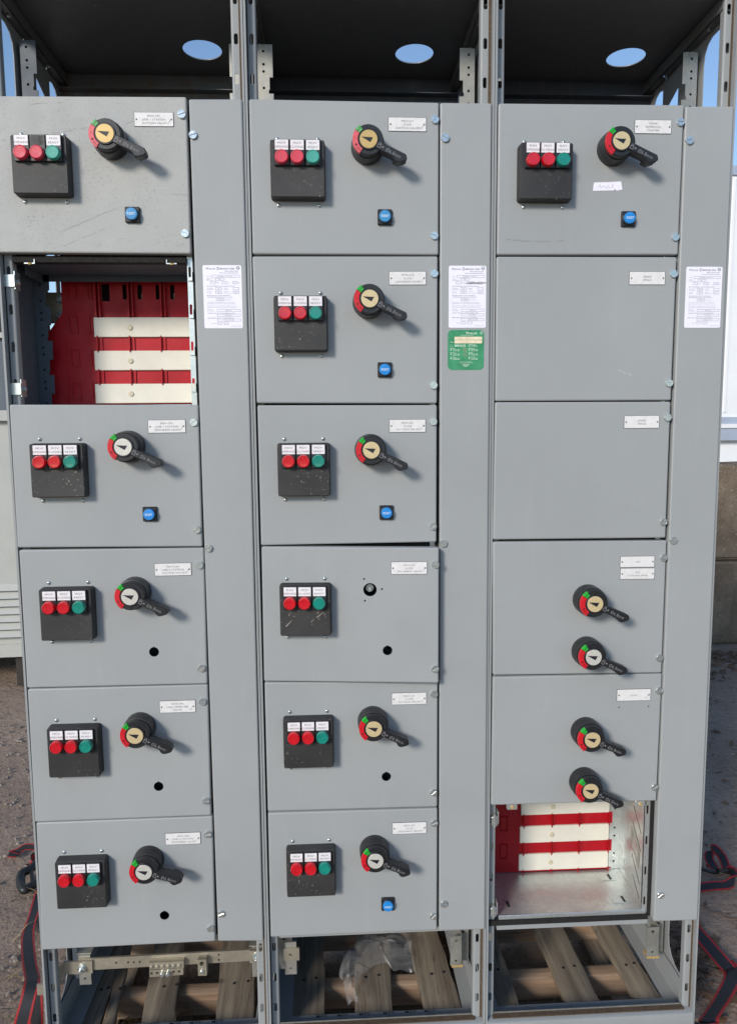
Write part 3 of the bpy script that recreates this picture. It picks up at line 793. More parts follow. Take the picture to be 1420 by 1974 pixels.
def m_boxcover():
    mb = MB(); mb.prism(rrect(-.0545, .0545, -.0555, .0555, .004, 3), [(-.0125, 0), (-.0225, .0004), (-.0245, .002)])
    # embossed blanking circles
    for x in (-.031, 0, .031):
        mb.plate(circ(x, -.0225, .0112, 28), [circ(x, -.0225, .0106, 28)], .0003, lambda a, b, w_: (a, -.02465+w_, b))
    return mb.mesh('box_cover', 'box', 30)
def m_holder():
    mb = MB(); mb.prism(rrect(-.0151, .0151, -.0145, .0355, .0012, 2), [(-.0245, 0), (-.0295, 0), (-.0305, .001)])
    return mb.mesh('lens_holder', 'black', 30)
def m_lens(mat):
    mb = MB(); mb.prism(circ(0, 0, .0138, 32), [(-.0300, 0), (-.0385, .0006), (-.0403, .0018), (-.0405, .0028), (-.0398, .0033), (-.0396, .009)])
    return mb.mesh('lens', mat, 40)
def m_legend(): return MB().prism(rrect(-.0133, .0133, -.0096, .0096, .0006, 2), [(-.0303, 0), (-.0311, 0)]).mesh('legend_plate', 'legend', 0)
def m_legtxt(s_):
    mb = MB(); text_into(mb, 'MOV', 0, .0036, .0042, y=-.03125, thin=-.004, stretch=1.15); text_into(mb, s_, 0, -.0040, .0042, y=-.03125, thin=-.004, stretch=.98 if len(s_) > 5 else 1.05)
    return mb.mesh('legend_lettering', 'ink', 0)
def m_hbase():
    mb = MB(); mb.prism(circ(0, 0, .0335, 48), [(0, 0), (-.0145, 0), (-.0145, .0006), (-.0155, .0006), (-.0155, 0), (-.031, .0014), (-.0315, .003)])
    return mb.mesh('handle_base', 'black', 30)
def m_hdisc():
    mb = MB(); mb.prism(circ(0, 0, .0298, 48), [(-.031, 0), (-.0435, 0), (-.0455, .0015), (-.0455, .0035)])
    mb.prism(circ(0, 0, .0205, 40), [(-.0450, 0), (-.0475, 0), (-.0482, .0008)])
    return mb.mesh('handle_disc', 'black', 30)
def m_dial(mat): return MB().prism(circ(0, 0, .0174, 40), [(-.0480, 0), (-.0488, 0), (-.0490, .0003)]).mesh('handle_dial', mat, 30)
def m_pointer():
    mb = MB(); a = R_(164)
    loc = [(.0148, .0), (-.0075, -.0052), (-.0050, .0050)]
    lp = [(x*math.cos(a)-z*math.sin(a), x*math.sin(a)+z*math.cos(a)) for x, z in loc]
    if (lp[1][0]-lp[0][0])*(lp[2][1]-lp[0][1])-(lp[1][1]-lp[0][1])*(lp[2][0]-lp[0][0]) < 0: lp = lp[::-1]
    return mb.prism(lp, [(-.0488, 0), (-.0493, 0)]).mesh('dial_pointer', 'ink_black', 0)
def m_arc(a0, a1, mat, name):
    n = 10; lp = [(.0318*math.cos(R_(a0+(a1-a0)*i/n)), .0318*math.sin(R_(a0+(a1-a0)*i/n))) for i in range(n+1)]
    lp += [(.0212*math.cos(R_(a1+(a0-a1)*i/n)), .0212*math.sin(R_(a1+(a0-a1)*i/n))) for i in range(n+1)]
    return MB().prism(lp, [(-.040, 0), (-.0468, 0), (-.0474, .0005)]).mesh(name, mat, 30)
def m_arcmark(kind):
    mb = MB()
    if kind == 'off':
        text_into(mb, 'OFF', .0265*math.cos(R_(134)), .0265*math.sin(R_(134)), .0042, y=-.0476, thin=.0, rot=R_(46)); return mb.mesh('off_marking', 'dark_green', 0)
    text_into(mb, 'ON', .0265*math.cos(R_(222)), .0265*math.sin(R_(222)), .0042, y=-.0476, thin=.0, rot=R_(-45))
    text_into(mb, 'I', .0265*math.cos(R_(176)), .0265*math.sin(R_(176)), .0045, y=-.0476, thin=-.01, rot=R_(-4))
    mb.plate(circ(.0265*math.cos(R_(203)), .0265*math.sin(R_(203)), .0022, 14), [], .0003, lambda a, b, w_: (a, -.0479+w_, b))
    return mb.mesh('on_marking', 'dark_red', 0)
def m_lever():
    lp = [(.012, -.0082), (.034, -.0080), (.054, -.0074), (.0595, -.0082), (.0625, -.0104), (.0660, -.0122), (.0695, -.0125), (.0735, -.0112), (.0825, -.0035), (.0845, .0005), (.0840, .0035), (.0795, .0085), (.0770, .0092), (.045, .0080), (.012, .0076)]
    mb = MB(); mb.prism(lp, [(-.0245, .0012), (-.026, 0), (-.0468, 0), (-.0482, .0012)])
    mb.box(.0600, .0735, -.026, -.0185, -.0100, .0065)
    return mb.mesh('handle_lever', 'black', 35)
def m_levertxt():
    mb = MB(); text_into(mb, '\u00d86.8mm', .0555, -.0008, .0072, y=-.0485, thin=-.014, stretch=.86)
    # padlock outline and arrow
    line_into(mb, [(.021, -.0048), (.0275, -.0048), (.0275, .0005), (.021, .0005), (.021, -.0048)], .0006, y=-.0485)
    line_into(mb, [(.0222, .0005), (.0222, .0036), (.0242, .0048), (.0264, .0036), (.0264, .0005)], .0007, y=-.0485)
    line_into(mb, [(.0292, -.0006), (.0335, -.0006)], .0009, y=-.0485); line_into(mb, [(.0315, .0012), (.0337, -.0006), (.0315, -.0024)], .0007, y=-.0485)
    return mb.mesh('lever_lettering', 'engrave', 0)
def m_resetbase(): return MB().prism(rrect(-.0148, .0148, -.0155, .0155, .0018, 3), [(0, 0), (-.0045, 0), (-.006, .0015)]).prism(circ(0, 0, .0135, 28), [(-.0055, 0), (-.0085, 0), (-.009, .0008)]).mesh('reset_bezel', 'black', 30)
def m_resetbtn(mat): return MB().prism(circ(0, 0, .0118, 32), [(-.008, 0), (-.0125, 0), (-.0137, .0008), (-.0139, .0025)]).mesh('reset_button', mat, 35)
def m_resettxt():
    mb = MB(); text_into(mb, 'RESET', 0, 0, .0048, y=-.01405, thin=.004, stretch=.82); return mb.mesh('reset_lettering', 'white_ink', 0)
def m_rivet(): return MB().prism(circ(0, 0, .0019, 10), [(0, 0), (-.0006, .0002), (-.001, .0009)]).mesh('rivet', 'rivet', 50)
def plate_text(lines, check, h, w_):
    mb = MB(); n = len(lines)
    for i, s_ in enumerate(lines):
        z = ((n-1)/2-i)*.0068
        text_into(mb, s_, 0, z-.0004, .0039, y=-.0017, thin=-.005, stretch=1.08 if len(s_) < 15 else .98)
    if check: line_into(mb, [(w_/2-.0135, -.0052), (w_/2-.0105, -.0088), (w_/2-.0052, -.0005)], .0005, y=-.0017)
    return mb.mesh('nameplate_lettering', 'ink_soft', 0)

def centre_px(box, base_d, front_d):
    """centre on the door plane of a proud box from its outline in the photo"""
    u0, v0, u1, v1 = box; um, vm = (u0+u1)/2, (v0+v1)/2; c = P(um, vm)
    xl = P(u0, vm, -front_d if c.x < CC.x else -base_d).x; xr = P(u1, vm, -base_d if c.x < CC.x else -front_d).x
    zt = P(um, v0, -front_d if c.z > CC.z else -base_d).z; zb = P(um, v1, -base_d if c.z > CC.z else -front_d).z
    return (xl+xr)/2, (zt+zb)/2, xr-xl, zt-zb

def door(s, i, corners, plate=None, box=None, dials=(), reset=None, holes=(), screws=(), faded=False, ajar=0, mat='paint', label=None, nomid=False):
    t = CAB[s]; X = s*SW
    grid = [(X+.008, DZ[i]), (X+.3926, DZ[i]), (X+.3926, DZ[i+1]+.004), (X+.008, DZ[i+1]+.004)]    # TL TR BR BL
    q = [xz(P(*c)) if c else g for c, g in zip(corners, grid)]
    ox, oz = q[3][0], q[3][1]; off = Vector((ox, 0, oz))
    L = lambda a: (a[0]-ox, a[1]-oz)
    quad = [L(q[3]), L(q[2]), L(q[1]), L(q[0])]
    hl = []; pans = []
    for (u, v, d, key) in holes:
        c = P(u, v); r = d
        lp = circ(c.x-ox, c.z-oz, r, 28 if r > .004 else 10, math.pi/2)
        if key: lp[0] = (lp[0][0], lp[0][1]+.0016)
        hl.append(lp)
    out = rquad(quad, .004, 3); fr = inset(out, .003)
    mb = MB().plate(fr, hl, .0016)
    n = len(out); vs = []; pr = [(0, .003), (.0004, .0017), (.0013, .0006), (.003, 0), (.019, 0)]
    for (y, ins) in pr: vs += [(p[0], y, p[1]) for p in (inset(out, ins) if ins else out)]
    mb.add(vs, [(a*n+b, a*n+(b+1) % n, (a+1)*n+(b+1) % n, (a+1)*n+b) for a in range(len(pr)-1) for b in range(n)])
    if hl:
        for (u, v, rr, key) in holes:
            if rr < .004 or rr > .012: continue
            c = P(u, v); pans.append((c.x-ox, c.z-oz))
    d = link('door', mb.mesh('door', mat, 30), t, (ox-X, 0, oz-ZB), (0, 0, -ajar), label)
    LOC = lambda x, z, y=0: (x-ox, y, z-oz)
    for (x, z) in pans: link('hole_shade_pan', cached('hp', lambda: MB().plate(circ(0, 0, .03, 16), [circ(.004, -.003, .004, 8)], .002, lambda a, b, w_: (a, .030+w_, b)).prism(circ(0, 0, .018, 16), [(.030, 0), (.003, 0)], capb=False, capf=False).mesh('hole_shade_pan', 'dark', 0)), d, (x, 0, z))  # added dark pans that give the open door holes their black shade
    sfx = '_faded' if faded else ''
    if box:
        cx, cz, bw, bh = centre_px(box, .004, .023)
        base = link('indicator_box', cached('bb', m_boxbase), d, LOC(cx, cz))
        link('box_cover', cached('bc', m_boxcover), d, LOC(cx, cz))
        for k_, (dx, txt) in enumerate(((-.031, 'OPENING'), (0, 'CLOSING'), (.031, 'READY'))):
            p = LOC(cx+dx, cz+.0185)
            link('lens_holder', cached('lh', m_holder), d, p)
            lm = ('lens_green' if k_ == 2 else 'lens_red')+sfx
            link('lens', cached(lm, lambda: m_lens(lm)), d, p)
            if nomid and k_ == 1:
                link('empty_legend_slot', cached('els', lambda: MB().prism(rrect(-.0115, .0115, -.0085, .0085, .0006, 2), [(-.0303, 0), (-.0306, 0)]).box(-.0055, .0055, -.0312, -.0307, -.0085, .0085).mesh('empty_legend_slot', 'black_dusty', 0)), d, (p[0], 0, p[2]+.0245))
            else:
                pz = (p[0]+rng.uniform(-.0004, .0004), 0, p[2]+.0245)
                link('legend_plate', cached('lp', m_legend), d, pz); link('legend_lettering', cached('lt'+txt, lambda: m_legtxt(txt)), d, pz)
        for (dx, dz) in ((-.041, .0648), (.041, .0648), (-.041, -.0645), (.041, -.0645)):
            a = rng.random()*3
            link('box_screw', cached('bs', m_boxscrew), d, LOC(cx+dx, cz+dz), (0, a, 0)); link('screw_recess', cached('bx', m_boxcross), d, LOC(cx+dx, cz+dz), (0, a, 0))
    for (u, v, mt, ang) in dials:
        c = P(u, v, -.0482); p = LOC(c.x, c.z)
        link('handle_base', cached('hb_', m_hbase), d, p); link('handle_disc', cached('hd', m_hdisc), d, p)
        link('handle_dial', cached('di'+mt, lambda: m_dial(mt)), d, p); link('dial_pointer', cached('dp', m_pointer), d, p)
        g, r_ = ('arc_green'+sfx, 'arc_red'+sfx)
        link('off_sector', cached(g, lambda: m_arc(122, 145, g, 'off_sector')), d, p); link('on_sector', cached(r_, lambda: m_arc(146, 236, r_, 'on_sector')), d, p)
        link('off_marking', cached('om', lambda: m_arcmark('off')), d, p); link('on_marking', cached('onm', lambda: m_arcmark('on')), d, p)
        link('handle_lever', cached('lev', m_lever), d, p, (0, R_(ang), 0)); link('lever_lettering', cached('levt', m_levertxt), d, p, (0, R_(ang), 0))
    for pl in (plate or ()):
        (u0, v0, u1, v1), lines, chk = pl
        tilt = 0
        a, b = P(u0, (v0+v1)/2, -.001), P(u1, (v0+v1)/2, -.001); c = P((u0+u1)/2, (v0+v1)/2, -.001)
        w_ = .0765 if len(plate) < 2 else .0765; h = .0262 if len(plate) < 2 else .0238
        rz = rng.uniform(-.006, .006)
        link('nameplate_core', cached(('npc', h), lambda: MB().prism(rrect(-w_/2-.0007, w_/2+.0007, -h/2-.0007, h/2+.0007, .0004, 1), [(0, 0), (-.001, 0)]).mesh('nameplate_core', 'ink', 0)), d, LOC(c.x, c.z), (0, rz, 0))
        link('nameplate', cached(('np', h), lambda: MB().prism(rrect(-w_/2, w_/2, -h/2, h/2, .0004, 1), [(0, 0), (-.0012, 0), (-.0014, .0002)]).mesh('nameplate', 'nameplate', 0)), d, LOC(c.x, c.z), (0, rz, 0))
        link('nameplate_lettering', plate_text(lines, chk, h, w_), d, LOC(c.x, c.z), (0, rz, 0))
        for sx in (-1, 1): link('rivet', cached('rv', m_rivet), d, LOC(c.x+sx*.0345, c.z-sx*.0345*rz, -.0013))
    if reset:
        u0, v0, u1, v1 = reset; c = P((u0+u1)/2, (v0+v1)/2, -.003)
        p = LOC(c.x, c.z)
        link('reset_bezel', cached('rsb', m_resetbase), d, p)
        bm_ = 'blue'+sfx; dx = 0
        link('reset_button', cached(bm_, lambda: m_resetbtn(bm_)), d, (p[0]+dx, p[1], p[2])); link('reset_lettering', cached('rst', m_resettxt), d, (p[0]+dx, 0, p[2]))
    for (u, v) in screws:
        c = P(u, v, -.004); link('door_screw', cached('ss', m_slotscrew), d, LOC(c.x, c.z), (0, rng.uniform(-.9, .4), 0))
    return d, off

HB = .0106
G = 27
D1 = dict(faded=True)
# ---- left section
door(0, 0, [None, (358.5, 185.6), (368, 488.7), (-8, 486)], [((258.5, 216, 334.5, 243), ['MOV-291', 'LINE 1 STATION', 'SUCTION VALVE'], True)], (21, 260, 139, 379), [(201.8, 256.3, 'gold', 26)],
     (240, 398, 271, 429.6), (), [(349.6, 219), (356.3, 449)], True, mat='paint_dusty', nomid=True, label='dusty scratched grey door lettered MOV-291')
door(0, 2, [(17.6, 779.7), (382, 780.4), (389.8, 1053.9), (33.5, 1056)], [((284.5, 809.6, 358.5, 834), ['MOV-293', 'LINE 1 STATION', 'DISCHARGE VALVE'], True)], (57, 853, 170, 961), [(237, 861.8, 'silver', G)],
     (274.6, 977, 303.5, 1005), (), [(373, 814), (379, 1021.8)], label='grey door lettered MOV-293')
door(0, 3, [(36.3, 1060.6), (392.6, 1056), (399.6, 1318.7), (52, 1326.8)], [((297.5, 1085.6, 369, 1110), ['MOV-294', 'LINE 2 STATION', 'SUCTION VALVE'], True)], (75.7, 1131, 184.9, 1236), [(250, 1150.7, 'silver', G)],
     None, [(296.8, 1257, HB, True)], [(383.8, 1090), (388, 1289.4)], label='grey door lettered MOV-294 with a round open hole')
door(0, 4, [(52.8, 1329), (400, 1320), (406.7, 1572.6), (67, 1585.6)], [((307.7, 1350.7, 376.8, 1374), ['MOV-296', 'LINE 2 MAIN LINE', 'VALVE'], True)], (90.5, 1396, 198, 1499.7), [(259.9, 1419, 'champagne', G)],
     None, [(305.6, 1516.6, HB, True)], [(390, 1353.9), (397, 1545.5)], label='grey door lettered MOV-296 with a round open hole')
door(0, 5, [(69.4, 1587), (409, 1574), (414.8, 1815.5), (81, 1832.5)], [((318.7, 1605, 386.6, 1629), ['MOV-396', 'LINE 3 STATION', 'DISCHARGE VALVE'], True)], (106.7, 1650, 210.6, 1753), [(277, 1682.5, 'silver', 18)],
     None, [(317, 1765.5, HB, True)], [(400.7, 1610), (405.6, 1791.6)], label='grey door lettered MOV-396 with a round open hole')
# ---- middle section
door(1, 0, [(479.6, 189.7), (845.9, 196.7), (844.8, 490.8), (486.9, 489)], [((748.3, 225.6, 821.5, 252.7), ['MOV-211', 'U-210', 'SUCTION VALVE'], True)], (519.8, 269, 627.5, 385.6), [(710.2, 267.3, 'gold', G)],
     (727.4, 402.8, 755.6, 433.9), (), [(838.4, 228.9), (837, 453.3)], True, label='grey door lettered MOV-211 with faded lenses')
door(1, 1, [(486.3, 493.4), (843.7, 493.4), (842, 777.5), (494.8, 776.8)], [((749.4, 523, 821.5, 548.7), ['MOV-213', 'U-210', 'DISCHARGE VALVE'], True)], (526.8, 568, 632, 679), [(712.4, 575, 'champagne', G)],
     (727, 698.3, 755.4, 727), (), [(837, 526.5), (835.6, 742.3)], label='grey door lettered MOV-213')
door(1, 2, [(495.8, 781), (842, 780.5), (841, 1045), (503, 1051.4)], [((750, 808.9, 820.5, 832.8), ['MOV-221', 'U-220', 'SUCTION VALVE'], True)], (534.6, 853.2, 636, 957.8), [(715.6, 867.7, 'champagne', G)],
     (731, 974, 758, 1002), (), [(835, 812.7), (834.3, 1015.2)], label='grey door lettered MOV-221')
door(1, 3, [(503.7, 1054), (843.5, 1053), (842.8, 1310.5), (508.7, 1313.7)], [((752, 1080, 822, 1103.8), ['MOV-223', 'U-220', 'DISCHARGE VALVE'], True)], (540.2, 1122.4, 638.9, 1225.8), [],
     None, [(712.6, 1134.2, .0146, False), (701.4, 1113.9, .0022, False), (735.2, 1132.9, .0022, False), (703, 1155.5, .0022, False), (746, 1250, HB, True)], [(837, 1085.2), (836.5, 1284.3)], ajar=.06,
     label='grey door lettered MOV-223, slightly ajar, its handle missing')
door(1, 4, [(509.7, 1316), (843.5, 1314.5), (842.7, 1556), (516, 1565)], [((754.5, 1335, 822, 1359), ['MOV-231', 'U-230', 'SUCTION VALVE'], True)], (545.2, 1380, 643.3, 1481.7), [(720.4, 1406, 'champagne', G)],
     None, [(744.4, 1497.6, HB, True)], [(836.7, 1339), (835.6, 1529.3)], label='grey door lettered MOV-231 with a round open hole')
door(1, 5, [(516.3, 1568), (843, 1558.5), (842, 1793.7), (521.5, 1807.8)], [((756.4, 1585, 821.5, 1608.5), ['MOV-233', 'U-230', 'DISCHARGE VALVE'], True)], (551.5, 1629, 647, 1730), [(723.7, 1660.6, 'silver', 25)],
     (734, 1730, 760.6, 1756.7), (), [(837, 1588.4), (835, 1768.4)], label='grey door lettered MOV-233')
# ---- right section
dd, o_ = door(2, 0, [(961, 198), (1318.6, 201.4), (1306.6, 490.5), (957.7, 490.5)], [((1222.8, 230.6, 1294, 257), ['SPARE', 'REVERSING', 'STARTER'], False)], (997.5, 274.6, 1103.8, 389.4), [(1198, 270.4, 'champagne', 26)],
     (1196.4, 406.7, 1224.6, 436.6), (), [(1312, 234), (1302, 456)], label='grey door lettered SPARE REVERSING STARTER')
c = P(1171, 358.5, 0); lp = [(-.0315, -.0095), (-.004, -.0088), (.0125, -.0085), (.015, -.0055), (.019, -.0088), (.031, -.0065), (.0285, .0075), (.027, .0098), (.002, .0082), (-.0295, .0072)]
tape = link('torn_tape', MB().prism(lp, [(0, 0), (-.0005, 0)]).mesh('torn_tape', 'sticker', 0), dd, c-o_)
mbt = MB(); line_into(mbt, [(-.022, -.003), (-.017, .003), (-.015, -.004), (-.010, .001), (-.006, -.002), (-.002, -.004), (.0, .001), (.003, -.003), (.006, -.004)], .0005, y=-.0007)
line_into(mbt, [(.0105, .004), (.0098, -.003)], .0009, y=-.0007); link('tape_lettering', mbt.mesh('tape_lettering', 'worn_dark', 0), dd, c-o_)
door(2, 1, [(957, 494), (1304.5, 494.8), (1293, 771.5), (954.5, 773)], [((1212, 523, 1282, 548.7), ['SPARE', 'SPACE'], False)], screws=[(1299, 527), (1290, 738)], label='blank grey door lettered SPARE SPACE')
door(2, 2, [(954.5, 775), (1292.5, 774), (1282.7, 1037), (950, 1040.5)], [((1202, 801.5, 1270.7, 825), ['SPARE', 'SPACE'], False)], screws=[(1287, 804.6), (1279, 1006.3)], label='blank grey door lettered SPARE SPACE')
door(2, 3, [(950, 1045), (1285, 1042), (1275, 1297.5), (950, 1302)], [((1194.6, 1071.8, 1261.5, 1094), ['UPS'], False), ((1194.6, 1095, 1261.5, 1117), ['VFD', 'COOLING FANS'], False)], None,
     [(1146.8, 1164.8, 'champagne', 26), (1144, 1267.6, 'silver', 26)], screws=[(1279.5, 1075.4), (1271.4, 1269.4)], label='grey door lettered UPS and VFD COOLING FANS')
dd, o_ = door(2, 4, [(950, 1305.6), (1276, 1299), (1265, 1544.4), (946.4, 1553)], [((1188.7, 1328.5, 1253.8, 1351.4), ['HVAC'], True)], None,
     [(1141.8, 1427, 'champagne', 25), (1138.3, 1525.8, 'champagne', 27)], screws=[(1270.7, 1332.4), (1262.3, 1519)], label='grey door lettered HVAC')
for (u, v) in ((1192, 1363.4), (1249, 1361.6)): link('rivet', cached('rv', m_rivet), dd, P(u, v)-o_)

# ---- the narrow wireway panels with stickers
def m_sticker_text():
    mb = MB(); W2, H2 = .0395, .0635; y = -.0006
    T = lambda s_, x, z, h, al='LEFT', **k_: text_into(mb, s_, x, z, h, y=y, align=al, **k_)
    T('M', -.033, .0568, .0042, thin=0); T('OELLER', -.0283, .0563, .003, thin=0, stretch=.95)
    mb.plate(circ(-.0085, .057, .0022, 14, ell=1.4), [circ(-.0085, .057, .0015, 14, ell=1.4)], .0001, lambda a, b, w_: (a, y+w_, b))
    T('MODAN 3000', -.0045, .0566, .0033, thin=.012, stretch=.98)
    mb.plate(circ(.0325, .058, .0036, 18), [circ(.0325, .058, .0028, 18)], .0001, lambda a, b, w_: (a, y+w_, b)); T('SA', .0325, .058, .0026, 'CENTER', thin=.02)
    T('Motor Control Center', .0335, .0518, .0019, 'RIGHT', thin=.01); T('Centre de commande de moteurs', .0335, .0482, .0018, 'RIGHT', thin=.01)
    T('Type', -.032, .0415, .0018); rect_outline(mb, -.0225, .0355, .0390, .0436, .00035, y=y); T('M3000AB 42 K1 U01A LA', .005, .0413, .0018, 'CENTER')
    T('Supply', -.032, .0365, .0018); T('Alimentation', -.032, .0338, .0018); rect_outline(mb, -.0135, .0025, .0325, .0375, .0004, y=y); T('480', -.0055, .035, .002, 'CENTER'); T('V', .0045, .035, .0018)
    for x, s_, s2 in ((-.019, '3', 'Phase'), (.0045, '3', 'W'), (.026, '60', 'Hz')):
        rect_outline(mb, x-.0052, x+.0052, .0262, .0308, .0004, y=y); T(s_, x, .0285, .002, 'CENTER'); T(s2, x+.0065, .0285, .0017)
    T('Bus Current Rating / Courant nominal des barres', -.032, .0218, .0019, stretch=.93, thin=.01)
    for z, a, b, v, c_, d_, v2 in ((.0163, 'Horizontal', 'Horizontale', '600', 'Neutral', 'Neutre', ''), (.0092, 'Vertical', 'Verticale', '300', 'Ground', 'Mise a la terre', '300 A')):
        T(a, -.032, z+.0013, .0017); T(b, -.032, z-.0014, .0017); rect_outline(mb, -.0145, -.0025, z-.0024, z+.0024, .0004, y=y); T(v, -.0085, z, .002, 'CENTER'); T('A', -.0015, z, .0017)
        T(c_, .003, z+.0013, .0017); T(d_, .003, z-.0014, .0017); rect_outline(mb, .0215, .0335, z-.0024, z+.0024, .0004, y=y); T(v2, .0275, z, .0018, 'CENTER')
    T('Bus System Short-circuit Current Rating', -.032, .0028, .0018, thin=.01); T('Courant nominal des barres sous court-circuit', -.032, -.0003, .0018, stretch=.95, thin=.01)
    rect_outline(mb, -.0135, .0025, -.0078, -.0032, .0004, y=y); T('42,000', -.0055, -.0055, .002, 'CENTER'); T('A rms sym.', .004, -.0055, .0018)
    for z, s_ in ((-.0108, 'Do not install in circuits with available short-circuit currents'), (-.0136, 'greater than the lowest short-circuit rating of any installed unit.'), (-.0182, 'Ne pas installer sur un systeme ayant une capacite de court-circuit'), (-.0210, 'plus grande que la capacite minimum des autres unites installees.')):
        T(s_, -.032, z, .0015, stretch=.95)
    T('MCC No.', -.032, -.0258, .0018); T('N\u00b0 de CCM', -.032, -.0286, .0018); rect_outline(mb, -.0125, .0355, -.0298, -.0252, .0004, y=y); T('BUFFALO', .011, -.0275, .0019, 'CENTER')
    T('Customer Order No. / N\u00b0 de commande du client', -.032, -.0328, .0018, stretch=.95, thin=.01); rect_outline(mb, -.0125, .0355, -.0394, -.0350, .0004, y=y); T('BU-7036-77', .011, -.0372, .0019, 'CENTER')
    T('Moeller Sales Order No. / N\u00b0 de facture Moeller', -.032, -.0426, .0018, stretch=.95, thin=.01); rect_outline(mb, -.0125, .0355, -.0492, -.0448, .0004, y=y); T('CON 21 05 1148', .011, -.047, .0019, 'CENTER')
    T('Section', -.0235, -.0535, .0018); rect_outline(mb, -.0125, -.0045, -.0558, -.0512, .0004, y=y); T('1', -.0085, -.0535, .002, 'CENTER'); T('of', -.002, -.0522, .0016); T('de', -.002, -.0548, .0016); rect_outline(mb, .002, .010, -.0558, -.0512, .0004, y=y)
    T('UL/NO 38/80  91 7/2/96', .0355, -.0592, .0013, 'RIGHT')
    return mb.mesh('sticker_lettering', 'ink', 0)
def m_green_text():
    mb = MB(); y = -.0007
    T = lambda s_, x, z, h, al='LEFT', mi=0, **k_: text_into(mb, s_, x, z, h, mi=mi, y=y, align=al, **k_)
    T('M', 0, .0352, .0052, thin=.02); T('OELLER', .0058, .0345, .0032, thin=.03, stretch=1.05)
    mb.plate(circ(.0325, .0352, .0024, 14, ell=1.2), [circ(.0325, .0352, .0015, 14, ell=1.2)], .0001, lambda a, b, w_: (a, y+w_, b))
    line_into(mb, [(-.012, .0305), (.016, .0305)], .0006, 0, y)
    mb.add([(-.0245, y, .0212), (.0345, y, .0212), (.0345, y, .0275), (-.0245, y, .0275)], [(0, 1, 2, 3)], 1)
    mb.add([(-.0245, y, .0138), (.0345, y, .0138), (.0345, y, .0203), (-.0245, y, .0203)], [(0, 1, 2, 3)], 1)
    y2 = y-.0002
    text_into(mb, 'BUFFALO PUMP STATION', 0, .0243, .0019, mi=2, y=y2); text_into(mb, '21-05-1148', -.002, .0168, .002, mi=2, y=y2)
    T('No.', -.033, .0168, .0026, thin=.02); T('For', -.0335, .0105, .002); T('Pour', -.0335, .0078, .002)
    T('SERVICE', -.0245, .0092, .0042, thin=.03, stretch=1.02); T('PLEASE CALL', .005, .0108, .0019, thin=.03); T('S.V.P. APPELEZ', .005, .0080, .0019, thin=.03)
    for z, a, b in ((.0035, 'Quebec', 'Winnipeg'), (-.0055, 'Montreal', 'Calgary'), (-.0145, 'Toronto', 'Vancouver')):
        for x, nm in ((-.0335, a), (.0055, b)):
            T(nm, x, z, .0021, thin=.02); mb.plate(circ(x+.0018, z-.0032, .0013, 10), [], .0001, lambda a_, b_, w_: (a_, y+w_, b_))
            [line_into(mb, [(x+.006+a_, z-zz), (x+.006+b_, z-zz)], .0008, 0, y) for zz in (.0028, .0052) for a_, b_ in ((0, .003), (.004, .008), (.009, .014))]
    T('Pour autres renseignements', 0, -.0245, .0014, 'CENTER', thin=.02); T('For service information elsewhere', 0, -.0268, .0014, 'CENTER', thin=.02)
    [line_into(mb, [(-.008+i_*.002, -.0300-i_*.0022), (.008-i_*.002, -.0300-i_*.0022)], .0007, 0, y) for i_ in range(3)]
    r = random.Random(3)
    for (cx, cz, n_) in ((-.003, .0005, 16), (-.001, -.0105, 14)):
        for _ in range(n_):
            a = r.random()*6.28; x, z = cx+r.gauss(0, .002), cz+r.gauss(0, .003); l_ = r.uniform(.0008, .002)
            line_into(mb, [(x, z), (x+l_*math.cos(a), z+l_*math.sin(a))], r.uniform(.0006, .0014), 3, y)
    return mb.mesh('green_lettering', ['sticker_white', 'sticker_cream', 'worn_print', 'worn_print'], 0)
def wire_panel(s, corners, screws, stick):
    t = CAB[s]; X = s*SW
    q = [xz(P(*c)) for c in corners]; ox, oz = q[3]; off = Vector((ox, 0, oz))
    quad = [(a[0]-ox, a[1]-oz) for a in (q[3], q[2], q[1], q[0])]
    out = rquad(quad, .0035, 3); mb = MB().plate(inset(out, .003), [], .0016); n = len(out); vs = []
    pr = [(0, .003), (.0004, .0017), (.0013, .0006), (.003, 0), (.019, 0)]
    for (y, ins) in pr: vs += [(p[0], y, p[1]) for p in (inset(out, ins) if ins else out)]
    mb.add(vs, [(a*n+b, a*n+(b+1) % n, (a+1)*n+(b+1) % n, (a+1)*n+b) for a in range(len(pr)-1) for b in range(n)])
    d = link('wireway_panel', mb.mesh('wireway_panel', 'paint', 30), t, (ox-X, 0, oz-ZB))
    for (u, v) in screws: link('panel_screw', cached('ss', m_slotscrew), d, P(u, v, -.004)-off-Vector((0, -.004, 0)), (0, rng.uniform(-.8, .5), 0))
    c = P(*stick)
    link('rating_sticker', cached('rs', lambda: MB().prism(rrect(-.0395, .0395, -.0635, .0635, .0035, 4), [(0, 0), (-.0004, 0)]).mesh('rating_sticker', 'sticker', 0)), d, c-off)
    link('sticker_lettering', cached('rst_', m_sticker_text), d, c-off)
    return d, off
wire_panel(0, [(363.6, 190), (466.5, 190), (507.5, 1815), (420.2, 1815.5)], [(371.5, 258.8), (401.4, 1057.4), (425.4, 1763.8)], (429.5, 572))
d, off = wire_panel(1, [(848.4, 197), (947.7, 197.8), (934.5, 1792.7), (846.2, 1795)], [(858.2, 264.7), (854.6, 1048.3), (855.4, 1744.4)], (900.5, 572))
c = P(897.5, 674.5)
link('service_sticker', MB().prism(rrect(-.0385, .0385, -.0415, .0415, .0095, 6), [(0, 0), (-.0005, 0)]).mesh('service_sticker', 'green_sticker', 0), d, c-off, label='worn green and cream service sticker')
link('sticker_lettering', m_green_text(), d, c-off)
